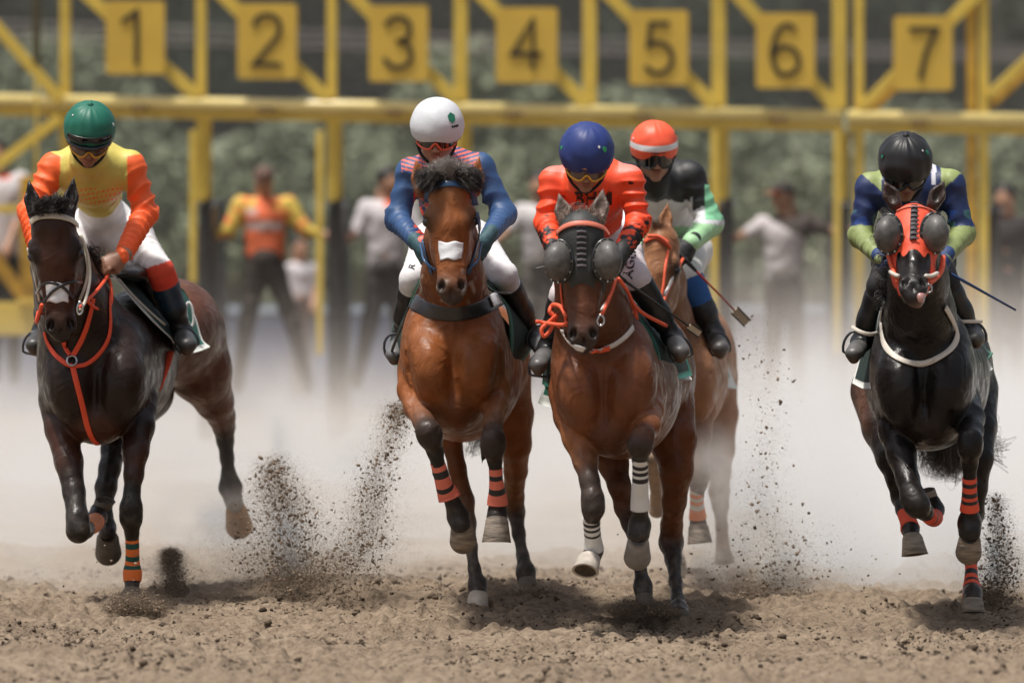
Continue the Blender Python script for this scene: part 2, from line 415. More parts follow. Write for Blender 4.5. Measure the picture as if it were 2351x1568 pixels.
class Head:
    def __init__(s, F, poll, lip, ehw, yaw=0.0, roll=0.0):
        s.F = F; a0, a1 = F.w(poll), F.w(lip); s.L = np.linalg.norm(a1 - a0); s.T = (a1 - a0) / s.L; s.o = a0
        lat = unit(np.array([1.0, 0, 0]) - s.T[0]*s.T)
        n = np.cross(s.T, lat); 
        if n[1] > 0: n = -n
        y = math.radians(yaw); s.lat = unit(lat*math.cos(y) + n*math.sin(y)); s.N = unit(n*math.cos(y) - lat*math.sin(y))
        s.ls = (ehw*(F.D + poll[2]) / FPX) / (0.205*s.L)
    def p(s, u, t, w): return s.o + s.L*(s.lat*u*s.ls + s.T*t + s.N*w)
    def ell(s, c, r, k, col, cut=False, tilt=0.0):
        a = math.radians(tilt); l2 = s.lat*math.cos(a) + s.T*math.sin(a); t2 = s.T*math.cos(a) - s.lat*math.sin(a)
        s.F.ell_w(s.p(*c), (r[0]*s.L*s.ls, r[1]*s.L, r[2]*s.L), np.array([l2, t2, s.N]), k*s.L, col, cut)
    def cone(s, a, b, ra, rb, k, col, sq=None):
        s.F.cone_w(s.p(*a), s.p(*b), ra*s.L, rb*s.L, k*s.L, col, sq)
    def build(s, face, muzzle, jaw=None, brow=None, cheek=None, open_mouth=False):
        jaw = jaw or face; brow = brow or face; cheek = cheek or face
        lat = tuple(s.lat)
        s.ell((0, .13, -.15), (.155, .19, .15), .05, brow)
        s.cone((0, .10, -.12), (0, .38, -.105), .115, .12, .06, face, (lat, 1/s.ls*0.9))
        for q in (-1, 1):
            s.ell((q*.135, .325, -.115), (.072, .085, .085), .05, brow)          # orbit
            s.ell((q*.150, .275, -.085), (.035, .05, .035), .04, brow)           # brow bone
            s.ell((q*.105, .47, -.26), (.062, .19, .14), .07, cheek)             # jowl
            s.cone((q*.075, .48, -.12), (q*.05, .80, -.085), .062, .045, .05, face)
            s.cone((q*.05, .55, -.30), (q*.035, .86, -.18), .055, .045, .06, jaw)
            s.ell((q*.070, .855, -.065), (.050, .085, .055), .03, muzzle)        # nostril wing
        s.cone((0, .38, -.115), (0, .84, -.085), .115, .068, .06, face)
        s.cone((0, .35, -.22), (0, .80, -.14), .13, .085, .06, face)
        s.ell((0, .86, -.11), (.100, .11, .095), .04, muzzle)
        s.ell((0, .945, -.11), (.075, .055, .065), .03, muzzle)
        if not open_mouth: s.ell((0, .955, -.165), (.055, .045, .05), .02, muzzle)
        for q in (-1, 1):
            s.ell((q*.076, .862, -.015), (.027, .046, .05), .010, muzzle, cut=True, tilt=-q*16)
            s.ell((q*.205, .350, -.09), (.032, .036, .05), .02, face, cut=True)   # eye socket
            s.ell((q*.176, .300, -.100), (.030, .018, .055), .02, brow)           # upper lid
            s.ell((q*.085, .22, .03), (.035, .08, .035), .05, face, cut=True)
            s.ell((q*.105, .66, -.01), (.03, .13, .03), .05, face, cut=True)
        s.ell((0, .93, -.028), (.012, .05, .03), .02, muzzle, cut=True)
    def paint(s, V, c):
        c = c*(1 + .16*wob(V, 17, 31) + .14*wob(V*np.array([1, 1, .35]), 48, 33))[:, None]        # damp and dry patches of the coat
        for q in (-1, 1):
            for pt, r, k in ((( q*.076, .862, -.03), .034, .85), ((q*.185, .345, -.09), .085, .8)):
                d = np.linalg.norm(V - s.p(*pt), axis=1) / s.L; f = np.clip(1.6 - d/r, 0, 1)*k
                c = c*(1 - f[:, None]) + np.array([.010, .007, .006])*f[:, None]
        return c
    def eyes(s, parent):
        for q in (-1, 1):
            mb = MB(); c = s.p(q*.176, .345, -.112); r = .040*s.L; V = []; n, m = 10, 7
            for i in range(m):
                for j in range(n):
                    th = math.pi*i/(m-1); ph = 2*math.pi*j/n
                    V.append(c + r*np.array([math.sin(th)*math.cos(ph), math.sin(th)*math.sin(ph), math.cos(th)]))
            Fq = [(i*n+j, i*n+(j+1) % n, (i+1)*n+(j+1) % n, (i+1)*n+j) for i in range(m-1) for j in range(n)]
            mb.add(V, Fq); mb.obj('eye', EYEM, parent, True)
def ear(F, base, tip, r, col, inner):
    """cupped pointed ear, (px,py,dy)"""
    b, t = F.w(base), F.w(tip); L = np.linalg.norm(t - b); rw = F.rr(base, r)
    m = b + (t - b)*0.42
    F.cone_w(b, m, rw*0.85, rw, 0.015, col); F.cone_w(m, t, rw, rw*0.12, 0.01, col)
    ax = unit(t - b); n = unit(np.array([0, -1, 0]) - ax*(-ax[1])); l = np.cross(ax, n)
    F.ell_w(m + n*rw*0.95 + ax*L*0.05, (rw*0.62, L*0.40, rw*0.95), np.array([l, ax, n]), 0.006, col, cut=True)
def ground_hoof(top, bot, rt, rb, D, m, parent, front=(0, -1, 0), sole=SOLE, shoe=False, frog=False, flex=False):
    if flex:                                     # toe pointing down and back: the front wall faces the camera
        sc = (D + top[2]) / FPX; A0 = P(top[0], top[1] + (bot[1] - top[1])*.25, D + top[2]); dx = (bot[0] - top[0])*sc; hh = (bot[1] - top[1])*sc
        top = (top[0], top[1] + (bot[1] - top[1])*.22, top[2] + .01); Lf = hh*1.05; fr = Vector((dx*.5, -.45*hh, -hh)).normalized(); axv = Vector((dx*.3, .80*hh, -.42*hh)).normalized()
        front = tuple(fr); A1 = P(top[0], top[1], D + top[2]) + axv*Lf; bot = ((A1.x*FPX / A1.y) + W0/2, HOR + (HC - A1.z)*FPX / A1.y, A1.y - D)
    if not flex: bot = (bot[0], bot[1] + (bot[1] - top[1])*.10, top[2] + (bot[2] - top[2])*(.36 if frog else .22))
    rt *= .94; rb *= .96
    a, b = np.array(P(top[0], top[1], D + top[2])), np.array(P(bot[0], bot[1], D + bot[2]))
    ra, rbb = rt*(D + top[2]) / FPX, rb*(D + bot[2]) / FPX
    ax = unit(b - a); f = unit(np.array(front, float) - ax*(np.array(front, float) @ ax)); l = np.cross(ax, f); L = np.linalg.norm(b - a)
    n = 20; V = []; prof = [(-.16, .72), (-.04, .92), (.10, 1.0), (.5, .99), (1.0, 1.0), (1.02, .97), (1.0, .80), (.86, .70), (.84, 0.02)]
    M = []
    for i, (t, s_) in enumerate(prof):
        for k in range(n):
            th = 2*math.pi*k/n; cf, cl = math.cos(th), math.sin(th)
            tt = min(t, 1.0); r = (ra + (rbb - ra)*tt)*s_
            shift = tt*L*0.30
            hc = cf*(1.05 if cf > 0 else 0.85)
            V.append(a + ax*L*t*(1.0 if cf > -0.3 else 0.96) + f*(hc*r + shift) + l*cl*r)
    Fq = [(i*n+k, (i+1)*n+k, (i+1)*n+(k+1) % n, i*n+(k+1) % n) for i in range(len(prof)-1) for k in range(n)]
    M = [1 if i >= 6 else 0 for i in range(len(prof)-1) for k in range(n)]
    Fq += [tuple(range(n))[::-1], tuple((len(prof)-1)*n+k for k in range(n))]; M += [0, 1]
    h = mesh_obj('hoof', V, Fq, [m, sole], parent, True, mi=M)
    # frog and shoe on the sole
    if not (shoe or frog): return h
    mb = MB(); c = a + ax*L*0.74 + f*L*0.10
    mb.tube([c - f*rbb*0.7, c - f*rbb*0.1, c + f*rbb*0.25], [rbb*0.28, rbb*0.18, rbb*0.04], 6)
    mb.obj('frog', sole, h, True)
    if shoe:
        sh = MB(); pts = [a + ax*L*1.0 + f*(L*0.30 + math.cos(t)*rbb*(0.95 if math.cos(t) > 0 else 0.75)) + l*math.sin(t)*rbb*0.9 for t in np.linspace(-2.5, 2.5, 14)]
        sh.tube(pts, rbb*0.10, 5); sh.obj('horseshoe', mat('worn_steel', (0.32, 0.31, 0.30), 0.45, metal=0.8, var=0.2), h, True)
    return h
def bandage(pts, D, ma, mb_, stripes, parent, n=18, label=None):
    """wrapped around the cannon: pts (px,py,dy,r); stripes = list of (t0,t1) painted in the second material"""
    q = spline(pts, 10); m = len(q); V = []; pu = None
    W = [np.array(P(a[0], a[1], D + a[2])) for a in q]
    for i in range(m):
        t = unit(W[min(i+1, m-1)] - W[max(i-1, 0)])
        if pu is None: pu = unit(np.cross(t, [0, 1, 0.01]))
        u = unit(pu - t*(pu @ t)); pu = u; v = np.cross(t, u); r = q[i][3]*(D + q[i][2]) / FPX*(1 + 0.02*math.sin(i*2.4))
        V += [W[i] + (u*math.cos(2*math.pi*k/n) + v*math.sin(2*math.pi*k/n))*r for k in range(n)]
    F = []; M = []
    for i in range(m-1):
        tt = (i + 0.5) / (m-1); st = any(a <= tt <= b for a, b in stripes)
        for k in range(n): F.append((i*n+k, i*n+(k+1) % n, (i+1)*n+(k+1) % n, (i+1)*n+k)); M.append(1 if st else 0)
    o0 = len(V); V += [W[0] + (v_ - W[0])*0.8 for v_ in V[:n]]; V += [W[-1] + (v_ - W[-1])*0.8 for v_ in V[(m-1)*n:m*n]]
    for k in range(n):
        F.append((o0+k, o0+(k+1) % n, (k+1) % n, k)); M.append(0)
        F.append(((m-1)*n+k, (m-1)*n+(k+1) % n, o0+n+(k+1) % n, o0+n+k)); M.append(0)
    o = mesh_obj('leg_bandage', V, F, [ma, mb_], parent, True, mi=M)
    if label: o['label'] = label
    return o
def strands(name, roots, tips, m, parent, r=0.0022, droop=0.0, wav=0.012, segs=6, rep=5):
    r = min(r, .0045)*.72
    """hair: each strand runs from a root to its tip (world points) with a bow of its own"""
    mb = MB()
    for a, b in zip(roots, tips):
        a0, b0 = np.array(a), np.array(b); ph0 = rng.normal(size=3)*wav
        for _ in range(rep):
            a = a0 + rng.normal(size=3)*.004; b = b0 + rng.normal(size=3)*.009; ph = ph0 + rng.normal(size=3)*wav*.3; pts = []
            for i in range(segs + 1):
                t = i / segs; pts.append(a + (b - a)*t + ph*math.sin(t*math.pi) + np.array([0, 0, droop*t*t]))
            mb.tube(pts, [r*.75*(1 - 0.75*i/segs) for i in range(segs + 1)], 3, cap=False)
    return mb.obj(name, m, parent, True)
# ================================================================== people
SKIN = (0.36, 0.19, 0.125); SKIN2 = (0.27, 0.13, 0.085)
SKM = mat('skin', rough=0.5, attr=True, var=0.06, vscale=30, bump=0.05)
CLOTH = lambda name, **k: mat(name, rough=k.pop('rough', .7), attr=True, var=.06, vscale=25, bump=.25, bscale=30, fold=k.pop('fold', 1.0), **k)
class Man:
    """head frame: h = chin-to-crown height in metres"""
    def __init__(s, F, c, pitch=0.0, yaw=0.0, roll=0.0, h=0.235):
        s.F = F; s.o = np.array(F.w(c)); s.h = h
        R = Matrix.Rotation(math.radians(yaw), 3, 'Z') @ Matrix.Rotation(math.radians(roll), 3, 'Y') @ Matrix.Rotation(math.radians(pitch), 3, 'X')
        s.lat = np.array(R @ Vector((1, 0, 0))); s.up = np.array(R @ Vector((0, 0, 1))); s.fw = np.array(R @ Vector((0, -1, 0)))
        s.M = np.array([s.lat, s.up, s.fw])
    def p(s, x, y, z): return s.o + s.h*(s.lat*x + s.up*y + s.fw*z)
    def e(s, c, r, col, k=.06, cut=False): s.F.ell_w(s.p(*c), np.array(r)*s.h, s.M, k*s.h, col, cut)
    def face(s, skin=SKIN, fine=True):
        lip = tuple(np.array(skin)*[.85, .55, .55]); dk = tuple(np.array(skin)*.8)
        s.e((0, .12, -.05), (.32, .38, .41), dk, .1); s.e((0, -.10, .12), (.27, .34, .27), skin, .1)
        s.F.cone_w(s.p(0, -.20, .08), s.p(0, -.37, .19), .21*s.h, .12*s.h, .1*s.h, skin)
        s.e((0, -.42, .27), (.10, .07, .08), skin, .06)
        for q in (-1, 1):
            s.e((q*.16, -.09, .27), (.11, .10, .10), skin, .08); s.e((q*.335, -.06, -.03), (.035, .11, .07), skin, .02)
            if fine: s.e((q*.05, -.165, .43), (.040, .035, .05), skin, .03)
        s.F.cone_w(s.p(0, .03, .37), s.p(0, -.155, .47), .030*s.h, .052*s.h, .05*s.h, skin)
        if fine:
            s.e((0, -.262, .385), (.105, .020, .045), lip, .02); s.e((0, -.300, .375), (.085, .026, .045), lip, .02)
            s.e((0, .085, .36), (.21, .035, .06), skin, .05)
            for q in (-1, 1): s.e((q*.125, .015, .42), (.075, .045, .05), skin, .03, cut=True)
        s.F.cone_w(s.p(0, -.15, -.10), s.p(0, -.62, -.28), .235*s.h, .27*s.h, .08*s.h, dk)
    def eyes(s, parent):
        for q in (-1, 1):
            c = s.p(q*.125, .012, .35); V = []; n, m = 8, 6; r = .055*s.h
            for i in range(m):
                for j in range(n):
                    th = math.pi*i/(m-1); ph = 2*math.pi*j/n
                    V.append(c + r*(math.cos(th)*s.fw + math.sin(th)*(math.cos(ph)*s.lat + math.sin(ph)*s.up)))
            F = [(i*n+j, i*n+(j+1) % n, (i+1)*n+(j+1) % n, (i+1)*n+j) for i in range(m-1) for j in range(n)]
            mi = [1 if i < 1 else 0 for i in range(m-1) for j in range(n)]
            mesh_obj('eye', V, F, [mat('eye_white', (.55, .52, .48), .2), EYEM], parent, True, mi=mi)
    def dome(s, th, ph, k=1.0, c=(0, .16, -.02), r=(.50, .54, .56)):
        s_ = math.sin(th)**.86 if th < 1.45 else 1 - max(0, th - 1.57)**2*.9
        d = np.array([s_*math.sin(ph), math.cos(th) if th < 1.57 else -(th - 1.57)*1.15, s_*math.cos(ph)])
        return s.p(*(np.array(c) + np.array(r)*k*d))
    def helmet(s, ms, parent, band=None, knob=True, seed=0, low=1.84, puff=1.0, peak=True, deep=.006):
        r_ = np.random.default_rng(seed); nt_, npp = 26, 72; V = []; M = []
        ks = r_.integers(5, 17, 5); ps = r_.uniform(0, 6, 5)
        for i in range(nt_ + 1):
            th = low*i/nt_
            for j in range(npp):
                ph = 2*math.pi*j/npp
                tl = th*(1.0 + .06*math.cos(ph))                       # lower at the back of the neck than over the brow
                f = sum(math.sin(k*ph + p + 1.5*math.sin(2*th + p)) for k, p in zip(ks, ps)) / 5
                g = 1 + deep*(5*f + 3.2*(abs(math.sin(ks[0]*.5*ph + ps[1] + .6*math.sin(th*3))) - .6))*max(0, math.sin(th))**.7*(0.45 + .7*math.exp(-th*1.3)) + deep*2.2*math.sin(9*th + 3*math.sin(ph*2 + ps[0]))*math.exp(-((th-1.25)/.4)**2)
                g *= 1 - .035*math.exp(-((th - low*.90)/.045)**2)
                if i >= nt_-1: g *= .955 if i == nt_ else .975
                V.append(s.dome(tl, ph, g*puff))
        F = [(i*npp+j, i*npp+(j+1) % npp, (i+1)*npp+(j+1) % npp, (i+1)*npp+j) for i in range(nt_) for j in range(npp)]
        mi = [1 if band and band[0] <= low*(i+.5)/nt_ <= band[1] else 0 for i in range(nt_) for j in range(npp)]
        V += [s.dome(low*1.02, 2*math.pi*j/npp, .90) for j in range(npp)]; o = (nt_+1)*npp
        F += [(nt_*npp+j, nt_*npp+(j+1) % npp, o+(j+1) % npp, o+j) for j in range(npp)]; mi += [0]*npp
        F.append(tuple(o+j for j in range(npp))[::-1]); mi += [0]
        h = mesh_obj('helmet', V, F, ms, parent, True, mi=mi)
        if knob:
            mb = MB(); a = s.dome(0, 0, .99); mb.tube([a - s.up*s.h*.02, a + s.up*s.h*.03, a + s.up*s.h*.06], [s.h*.085, s.h*.045, s.h*.02], 8); mb.obj('knob', ms[0], h, True)
        if peak:
            V = []; F = []; n = 16
            for j in range(n + 1):
                ph = math.radians(-62 + 124*j/n); f = 1 - abs(2*j/n - 1)**3
                a, b = s.dome(1.62, ph, .97), s.dome(1.62 + .12*f, ph, 1.0 + .10*f)
                V += [a, b, b - s.up*.006, a - s.up*.012]
            for j in range(n): F += [(4*j+k, 4*j+(k+1) % 4, 4*j+4+(k+1) % 4, 4*j+4+k) for k in range(4)]
            mesh_obj('peak', V, F, mat('peak_black', (.012, .012, .014), .25, coat=.5), h, True)
        return h
    def emblem(s, th, ph, size, m, parent, pts=((0, .5), (.42, .15), (.30, -.35), (-.02, -.6), (-.36, -.3), (-.42, .2)), name='emblem'):
        V = []
        for lift in (1.012, 1.03):
            for x, y in pts: V.append(s.dome(th - y*size, ph + x*size / max(math.sin(th), .3), lift))
        n = len(pts); F = [tuple(range(n)), tuple(range(2*n-1, n-1, -1))] + [(k, (k+1) % n, n+(k+1) % n, n+k) for k in range(n)]
        return mesh_obj(name, V, F, m, parent, False)
    def goggles(s, fm, lm, parent, yc=.0, hh=.125, wide=66, thick=.02, ontop=False):
        def q(a, y, k=1.0):
            a = math.radians(a)
            if ontop: d = s.dome(1.45 - y*.9, a*1.0, 1.03*k); return d
            return s.p(.385*k*math.sin(a), yc + y, -.0 + .505*k*math.cos(a))
        n = 28; top, bot = [], []
        for i in range(n + 1):
            a = -wide + 2*wide*i/n; u = abs(a) / wide
            t_ = hh*(1 - .45*u**3); b_ = -hh*(1.15 - .55*u**2.5)
            b_ += hh*1.05*math.exp(-(a/11)**2)
            top.append((a, t_)); bot.append((a, b_))
        V = []; m = 6
        for (a, t_), (_, b_) in zip(top, bot):
            for j in range(m + 1): V.append(q(a, b_ + (t_ - b_)*j/m))
        F = [(i*(m+1)+j, (i+1)*(m+1)+j, (i+1)*(m+1)+j+1, i*(m+1)+j+1) for i in range(n) for j in range(m)]
        out = [q(a, y, 1.01) for a, y in top] + [q(a, y, 1.01) for a, y in bot[::-1]]; out.append(out[0])
        mb = MB(); mb.tube(out, thick*s.h*1.0, 6, cap=False); g = mb.obj('goggles', fm, parent, True)
        mesh_obj('lens', V, F, lm, g, True)
        if ontop: return g
        mb = MB()
        for sg in (-1, 1):
            pts = [q(sg*(wide + k*12), 0, 1.0 + .02*k) for k in range(5)]
            for a, b in zip(pts[:-1], pts[1:]): mb.bar(a, b, .045*s.h*2, .012)
        mb.obj('goggle_strap', mat('elastic_black', (.015, .015, .015), .8), g)
        return g
    def chinstrap(s, parent, m=None):
        mb = MB()
        for q in (-1, 1):
            mb.tube([s.p(*v) for v in spline([(q*.37, .05, .10), (q*.345, -.15, .10), (q*.26, -.34, .16), (q*.10, -.475, .24), (0, -.49, .26)], 4)], .028*s.h, 6)
        mb.obj('chin_strap', m or mat('elastic_black'), parent, True)
def fist(F, w, f, n, col, side=1, s=1.0, spread=0.0):
    """hand closed on the rein: w wrist, f towards the knuckles, n out of the back of the hand, side = where the thumb is"""
    w = np.array(w, float); f = unit(f); n = unit(np.array(n) - f*(np.array(n) @ f)); t = np.cross(f, n)*side
    F.ell_w(w + f*.052*s, (.042*s, .050*s, .020*s), np.array([t, f, n]), .02, col)
    F.cone_w(w - f*.02*s, w + f*.03*s, .026*s, .028*s, .02, col)
    for i, L in enumerate((.92, 1.0, .96, .80)):
        o = t*(.030 - .0205*i)*s; k0 = w + f*.090*s + o + n*.004; k1 = k0 + f*.026*L*s - n*.026*L*s; k2 = k1 - n*.022*L*s - f*.016*L*s; k3 = k2 - f*.020*L*s + n*.006*s
        r = (.0098 - .0007*i)*s
        F.cone_w(k0, k1, r*1.12, r, .006, col); F.cone_w(k1, k2, r, r*.95, .005, col); F.cone_w(k2, k3, r*.95, r*.8, .005, col)
    a = w + f*.022*s + t*.030*s - n*.008*s; b = a + f*.034*s + t*.016*s - n*.012*s; c = b + f*.026*s - t*.018*s - n*.014*s
    F.cone_w(a, b, .015*s, .011*s, .012, col); F.cone_w(b, c, .011*s, .0085*s, .005, col)
def foot(F, ank, toe, r, col, k=.03):
    F.cone(ank, toe, k, col); 
LEGS = []
def rider(S):
    """S: joints in sheet units, dy in metres behind the horse's plane D"""
    D = S['D']; root = empty('person', P(S['head'][0], S['head'][1], D + S['head'][2]), S['label'], 'person', 'jockeys in the race')
    vox = .0075
    B = Field(D, vox); M = Man(B, S['head'], S.get('pitch', 18), S.get('yaw', 0), S.get('roll', 0)); M.face(S.get('skin', SKIN))
    sk = S.get('skin', SKIN); sh, el, wr, kn, an, to, hip = (S[k] for k in ('sh', 'el', 'wr', 'kn', 'an', 'to', 'hip'))
    ch, wa, pe = S['chest'], S['waist'], S['pelvis']
    thin = lambda q, f=.72: (q[0], q[1], q[2], q[3]*f)
    B.cone(thin(ch, .75), thin(wa, .6), .05, sk, ((0, 1, 0), 1.15)); B.cone(thin(wa, .6), thin(pe, .7), .04, sk)
    for i in (0, 1):
        B.cone(thin(ch, .55), thin(sh[i]), .05, sk); B.cone(thin(sh[i]), thin(el[i]), .02, sk); B.cone(thin(el[i]), thin(wr[i], .8), .02, sk)
        B.cone(thin(pe, .6), thin(hip[i], .8), .05, sk); B.cone(thin(hip[i], .8), thin(kn[i], .78), .03, sk); B.cone(thin(kn[i], .75), thin(an[i], .7), .02, sk)
        B.cone(thin(an[i], .7), thin(to[i], .7), .02, sk)
    B.cone_w(M.p(0, -.35, -.20), B.w(ch), .22*M.h, .3*M.h, .05, sk)
    G = []
    for i in (0, 1):
        w = np.array(B.w(wr[i])); hf, hn = S['hand'][i]
        if S.get('glove') is not None and not (S.get('bare', (0, 0))[i]):
            g = Field(D, .0045); fist(g, w, hf, hn, S['glove'], 1 if i == 0 else -1, 1.06); g.cone_w(w - unit(hf)*.035, w, .030, .029, .02, S['glove'])
            G.append((g, S['glove'])); fist(B, w, hf, hn, sk, 1 if i == 0 else -1, .86)
        else: fist(B, w, hf, hn, sk, 1 if i == 0 else -1, 1.02)
    B.obj('body', SKM, root, sig=.006)
    for g, c in G: g.obj('glove', mat('glove_cloth', rough=.65, attr=True, bump=.3), root)
    # silks
    T = Field(D, .006); c0 = S['shirt']; A = S.get('fold', .0075)
    T.cone(ch, wa, .08, c0, ((0, 1, 0), 1.15), (A*1.1, .075)); T.cone((ch[0], ch[1] - ch[3]*.25, ch[2] + .03, ch[3]*.8), (wa[0], wa[1], wa[2] + .05, wa[3]*.9), .06, c0)
    for i in (0, 1):
        T.cone((ch[0], ch[1] - ch[3]*.2, ch[2], ch[3]*.75), sh[i], .09, c0)
        T.cone(sh[i], el[i], .03, c0, None, (A*.95, .062)); wq = wr[i]
        T.cone(el[i], wq, .03, S.get('sleeve', c0), None, (A*1.05, .044))
    nk = M.p(0, -.60, -.24); T.cone_w(np.array(B.w(ch)), nk, .10, .085, .06, c0)
    T.cone_w(nk, nk + M.up*.025, .073, .068, .02, S.get('collar', c0))
    T.obj('shirt', CLOTH('silks', rough=S.get('srough', .55)), root, S.get('shirtfn'), sig=.006)
    # breeches
    L = Field(D, vox); c1 = S['breech']
    L.cone((wa[0], wa[1], wa[2], wa[3]*.90), pe, .06, c1)
    for i in (0, 1):
        L.cone(pe, hip[i], .06, c1); L.cone(hip[i], kn[i], .05, c1, None, (.0055, .055)); a, b = kn[i], an[i]
        t = S.get('cuff', .30); L.cone(kn[i], tuple(a[j] + (b[j] - a[j])*t for j in range(4)), .02, c1, None, (.002, .03))
    LEGS.append(L)
    L.obj('breeches', CLOTH('breeches_cloth', rough=.75), root, S.get('breechfn'), sig=.006)
    if S.get('sock') is not None:
        for i in (0, 1):
            K = Field(D, .006); a, b = kn[i], an[i]; f = lambda t, s_: tuple(a[j] + (b[j] - a[j])*t for j in range(3)) + ((a[3] + (b[3] - a[3])*t)*s_,)
            K.cone(f(.10, 1.12), f(.52, 1.16), .01, S['sock'], None, (.0015, .02)); K.obj('sock', CLOTH('sock_knit', rough=.85), root)
    for i in (0, 1):
        K = Field(D, .0065); a, b = kn[i], an[i]; t0 = S.get('boot0', .30)
        f = lambda t, s_: tuple(a[j] + (b[j] - a[j])*t for j in range(3)) + ((a[3] + (b[3] - a[3])*t)*s_,)
        bc = S['boot']; K.cone(f(t0, 1.12), f(.62, 1.10), .02, bc, None, (.002, .09)); K.cone(f(.60, 1.10), f(1, 1.05), .03, bc, None, (.0025, .045))
        bt = S.get('boot_top')
        if bt is not None: K.cone(f(t0, 1.17), f(t0 + .22, 1.17), .004, bt)
        tc = S.get('toecol', (.35, .34, .33)); q = to[i]
        K.cone((b[0], b[1], b[2], b[3]*1.0), (q[0], q[1], q[2], q[3]*.86), .03, bc, ((0, 0, 1), 1.25)); K.cone((b[0], b[1] + b[3]*.55, b[2] + .02, b[3]*.55), (q[0], q[1] + q[3]*.55, q[2], q[3]*.60), .01, (.10, .055, .035)); K.cone((b[0], b[1] + 6, b[2] + .06, b[3]*.9), (b[0], b[1], b[2], b[3]), .03, bc)
        K.cone((b[0] + (q[0]-b[0])*.45, b[1] + (q[1]-b[1])*.45, b[2] + (q[2]-b[2])*.45, q[3]*.88), (q[0], q[1] - 1, q[2], q[3]*.84), .02, tuple(np.array(tc)*.6), ((0, 0, 1), 1.25))
        K.obj('boot', mat('boot_leather', rough=.45, attr=True, var=.3, vscale=30, coat=.12, bump=.25, bscale=25), root, sig=.004)
    return M, root, T
def stirrup(D, c, w, h, parent, ang=0.0):
    mb = MB(); pts = []
    for t in np.linspace(0, 2*math.pi, 19):
        x = w*math.sin(t); y = -h*math.cos(t)
        if y > h*.55: y = h*.55
        a = math.radians(ang); pts.append(P(c[0] + x*math.cos(a) - y*math.sin(a), c[1] + x*math.sin(a) + y*math.cos(a), D + c[2]))
    mb.tube(pts, .006, 6, cap=False); mb.obj('stirrup', mat('stirrup_steel', (.08, .08, .085), .35, metal=.8), parent, True)
def whip(D, a, b, r, m, label, flap=None):
    mb = MB(); A, B_ = P(a[0], a[1], D + a[2]), P(b[0], b[1], D + b[2]); u = (B_ - A).normalized()
    o = empty('riding_whip', A, label, 'whip', 'jockeys\' riding whips')
    mb.tube([A, A + (B_ - A)*.3, A + (B_ - A)*.6, B_], [r, r*.9, r*.75, r*.6], 8); mb.obj('shaft', m, o, True)
    g = MB(); g.tube([A - u*.10, A - u*.02, A + u*.05], [r*1.5, r*1.8, r*1.3], 8); g.obj('grip', mat('grip_black', (.02, .02, .02), .7), o, True)
    if flap:
        f = MB(); f.bar(B_ - u*.01, B_ + u*flap[0], flap[1], .010); fo = f.obj('flap', mat('flap_tan', (.45, .36, .25), .8, var=.2), o)
        f = MB(); s_ = u.cross(Vector((0, 1, 0))).normalized()*flap[1]*.5
        for q in (-1, 1): f.bar(B_ - u*.012 + s_*q, B_ + u*(flap[0] + .002) + s_*q, .006, .014)
        f.obj('flap_edge', mat('grip_black'), fo)
    return o
def text_on(fld, txt, px, py, size, D, m, name, parent, ang=0.0, dmin=None, lift=.004, ext=.0015, y=None):
    cu = bpy.data.curves.new(name, 'FONT'); cu.body = txt; cu.size = 1.0; cu.align_x = 'CENTER'; cu.align_y = 'CENTER'; cu.extrude = 0; cu.resolution_u = 3; cu.offset = .012
    o = bpy.data.objects.new(name, cu); COL.objects.link(o); dg = bpy.context.evaluated_depsgraph_get(); dg.update()
    me = bpy.data.meshes.new_from_object(o.evaluated_get(dg)); bpy.data.objects.remove(o)
    V = []; a = math.radians(ang); last = D
    for v in me.vertices:
        x, z = v.co.x*size, -v.co.y*size; x, z = x*math.cos(a) - z*math.sin(a), x*math.sin(a) + z*math.cos(a)
        h = None if fld is None else fld.hit(px + x, py + z, dmin)
        if h is not None: last = h[1]
        V.append(P(px + x, py + z, (last - lift) if fld is not None else y))
    F = [tuple(p.vertices) for p in me.polygons]; n = len(V)
    # give the print a thickness
    ed = {}
    for f in F:
        for k in range(len(f)):
            e = (f[k], f[(k+1) % len(f)]); ed[e] = ed.get(e, 0) + 1
    V2 = V + [v + Vector((0, ext, 0)) for v in V]
    F2 = F + [tuple(i + n for i in reversed(f)) for f in F] + [(a_, b_, b_ + n, a_ + n) for (a_, b_) in ed if (b_, a_) not in ed]
    bpy.data.meshes.remove(me)
    return mesh_obj(name, V2, F2, m, parent, False)
# ================================================================== setting
def vnoise(x, y, s, seed):
    g = np.random.default_rng(seed).random((256, 256)); u, v = x/s, y/s
    i, j = np.floor(u).astype(int), np.floor(v).astype(int); f, h = u - i, v - j; f = f*f*(3-2*f); h = h*h*(3-2*h)
    a, b, c, d = g[i % 256, j % 256], g[(i+1) % 256, j % 256], g[i % 256, (j+1) % 256], g[(i+1) % 256, (j+1) % 256]
    return (a*(1-f) + b*f)*(1-h) + (c*(1-f) + d*f)*h - .5
def relief(x, y):
    near = np.exp(-np.maximum(0, y - 34)/8)
    z = craters(x, y) + .10*vnoise(x, y, 3.1, 1) + .055*vnoise(x, y, .9, 2) + .030*vnoise(x, y, .33, 3)
    z = z + near*(.030*vnoise(x, y, .14, 4) + .030*np.abs(vnoise(x, y, .07, 5))*2 + .026*vnoise(x, y, .035, 6))
    return z - .01
CR = [(np.random.default_rng(5).uniform(-2.6, 2.6, 150)[i], np.random.default_rng(6).uniform(24.8, 31.5, 150)[i]) for i in range(150)]
CR += [(-1.70, 29.6), (-.14, 29.5), (.76, 29.0), (2.0, 29.3), (.05, 30.2), (.6, 28.8)]
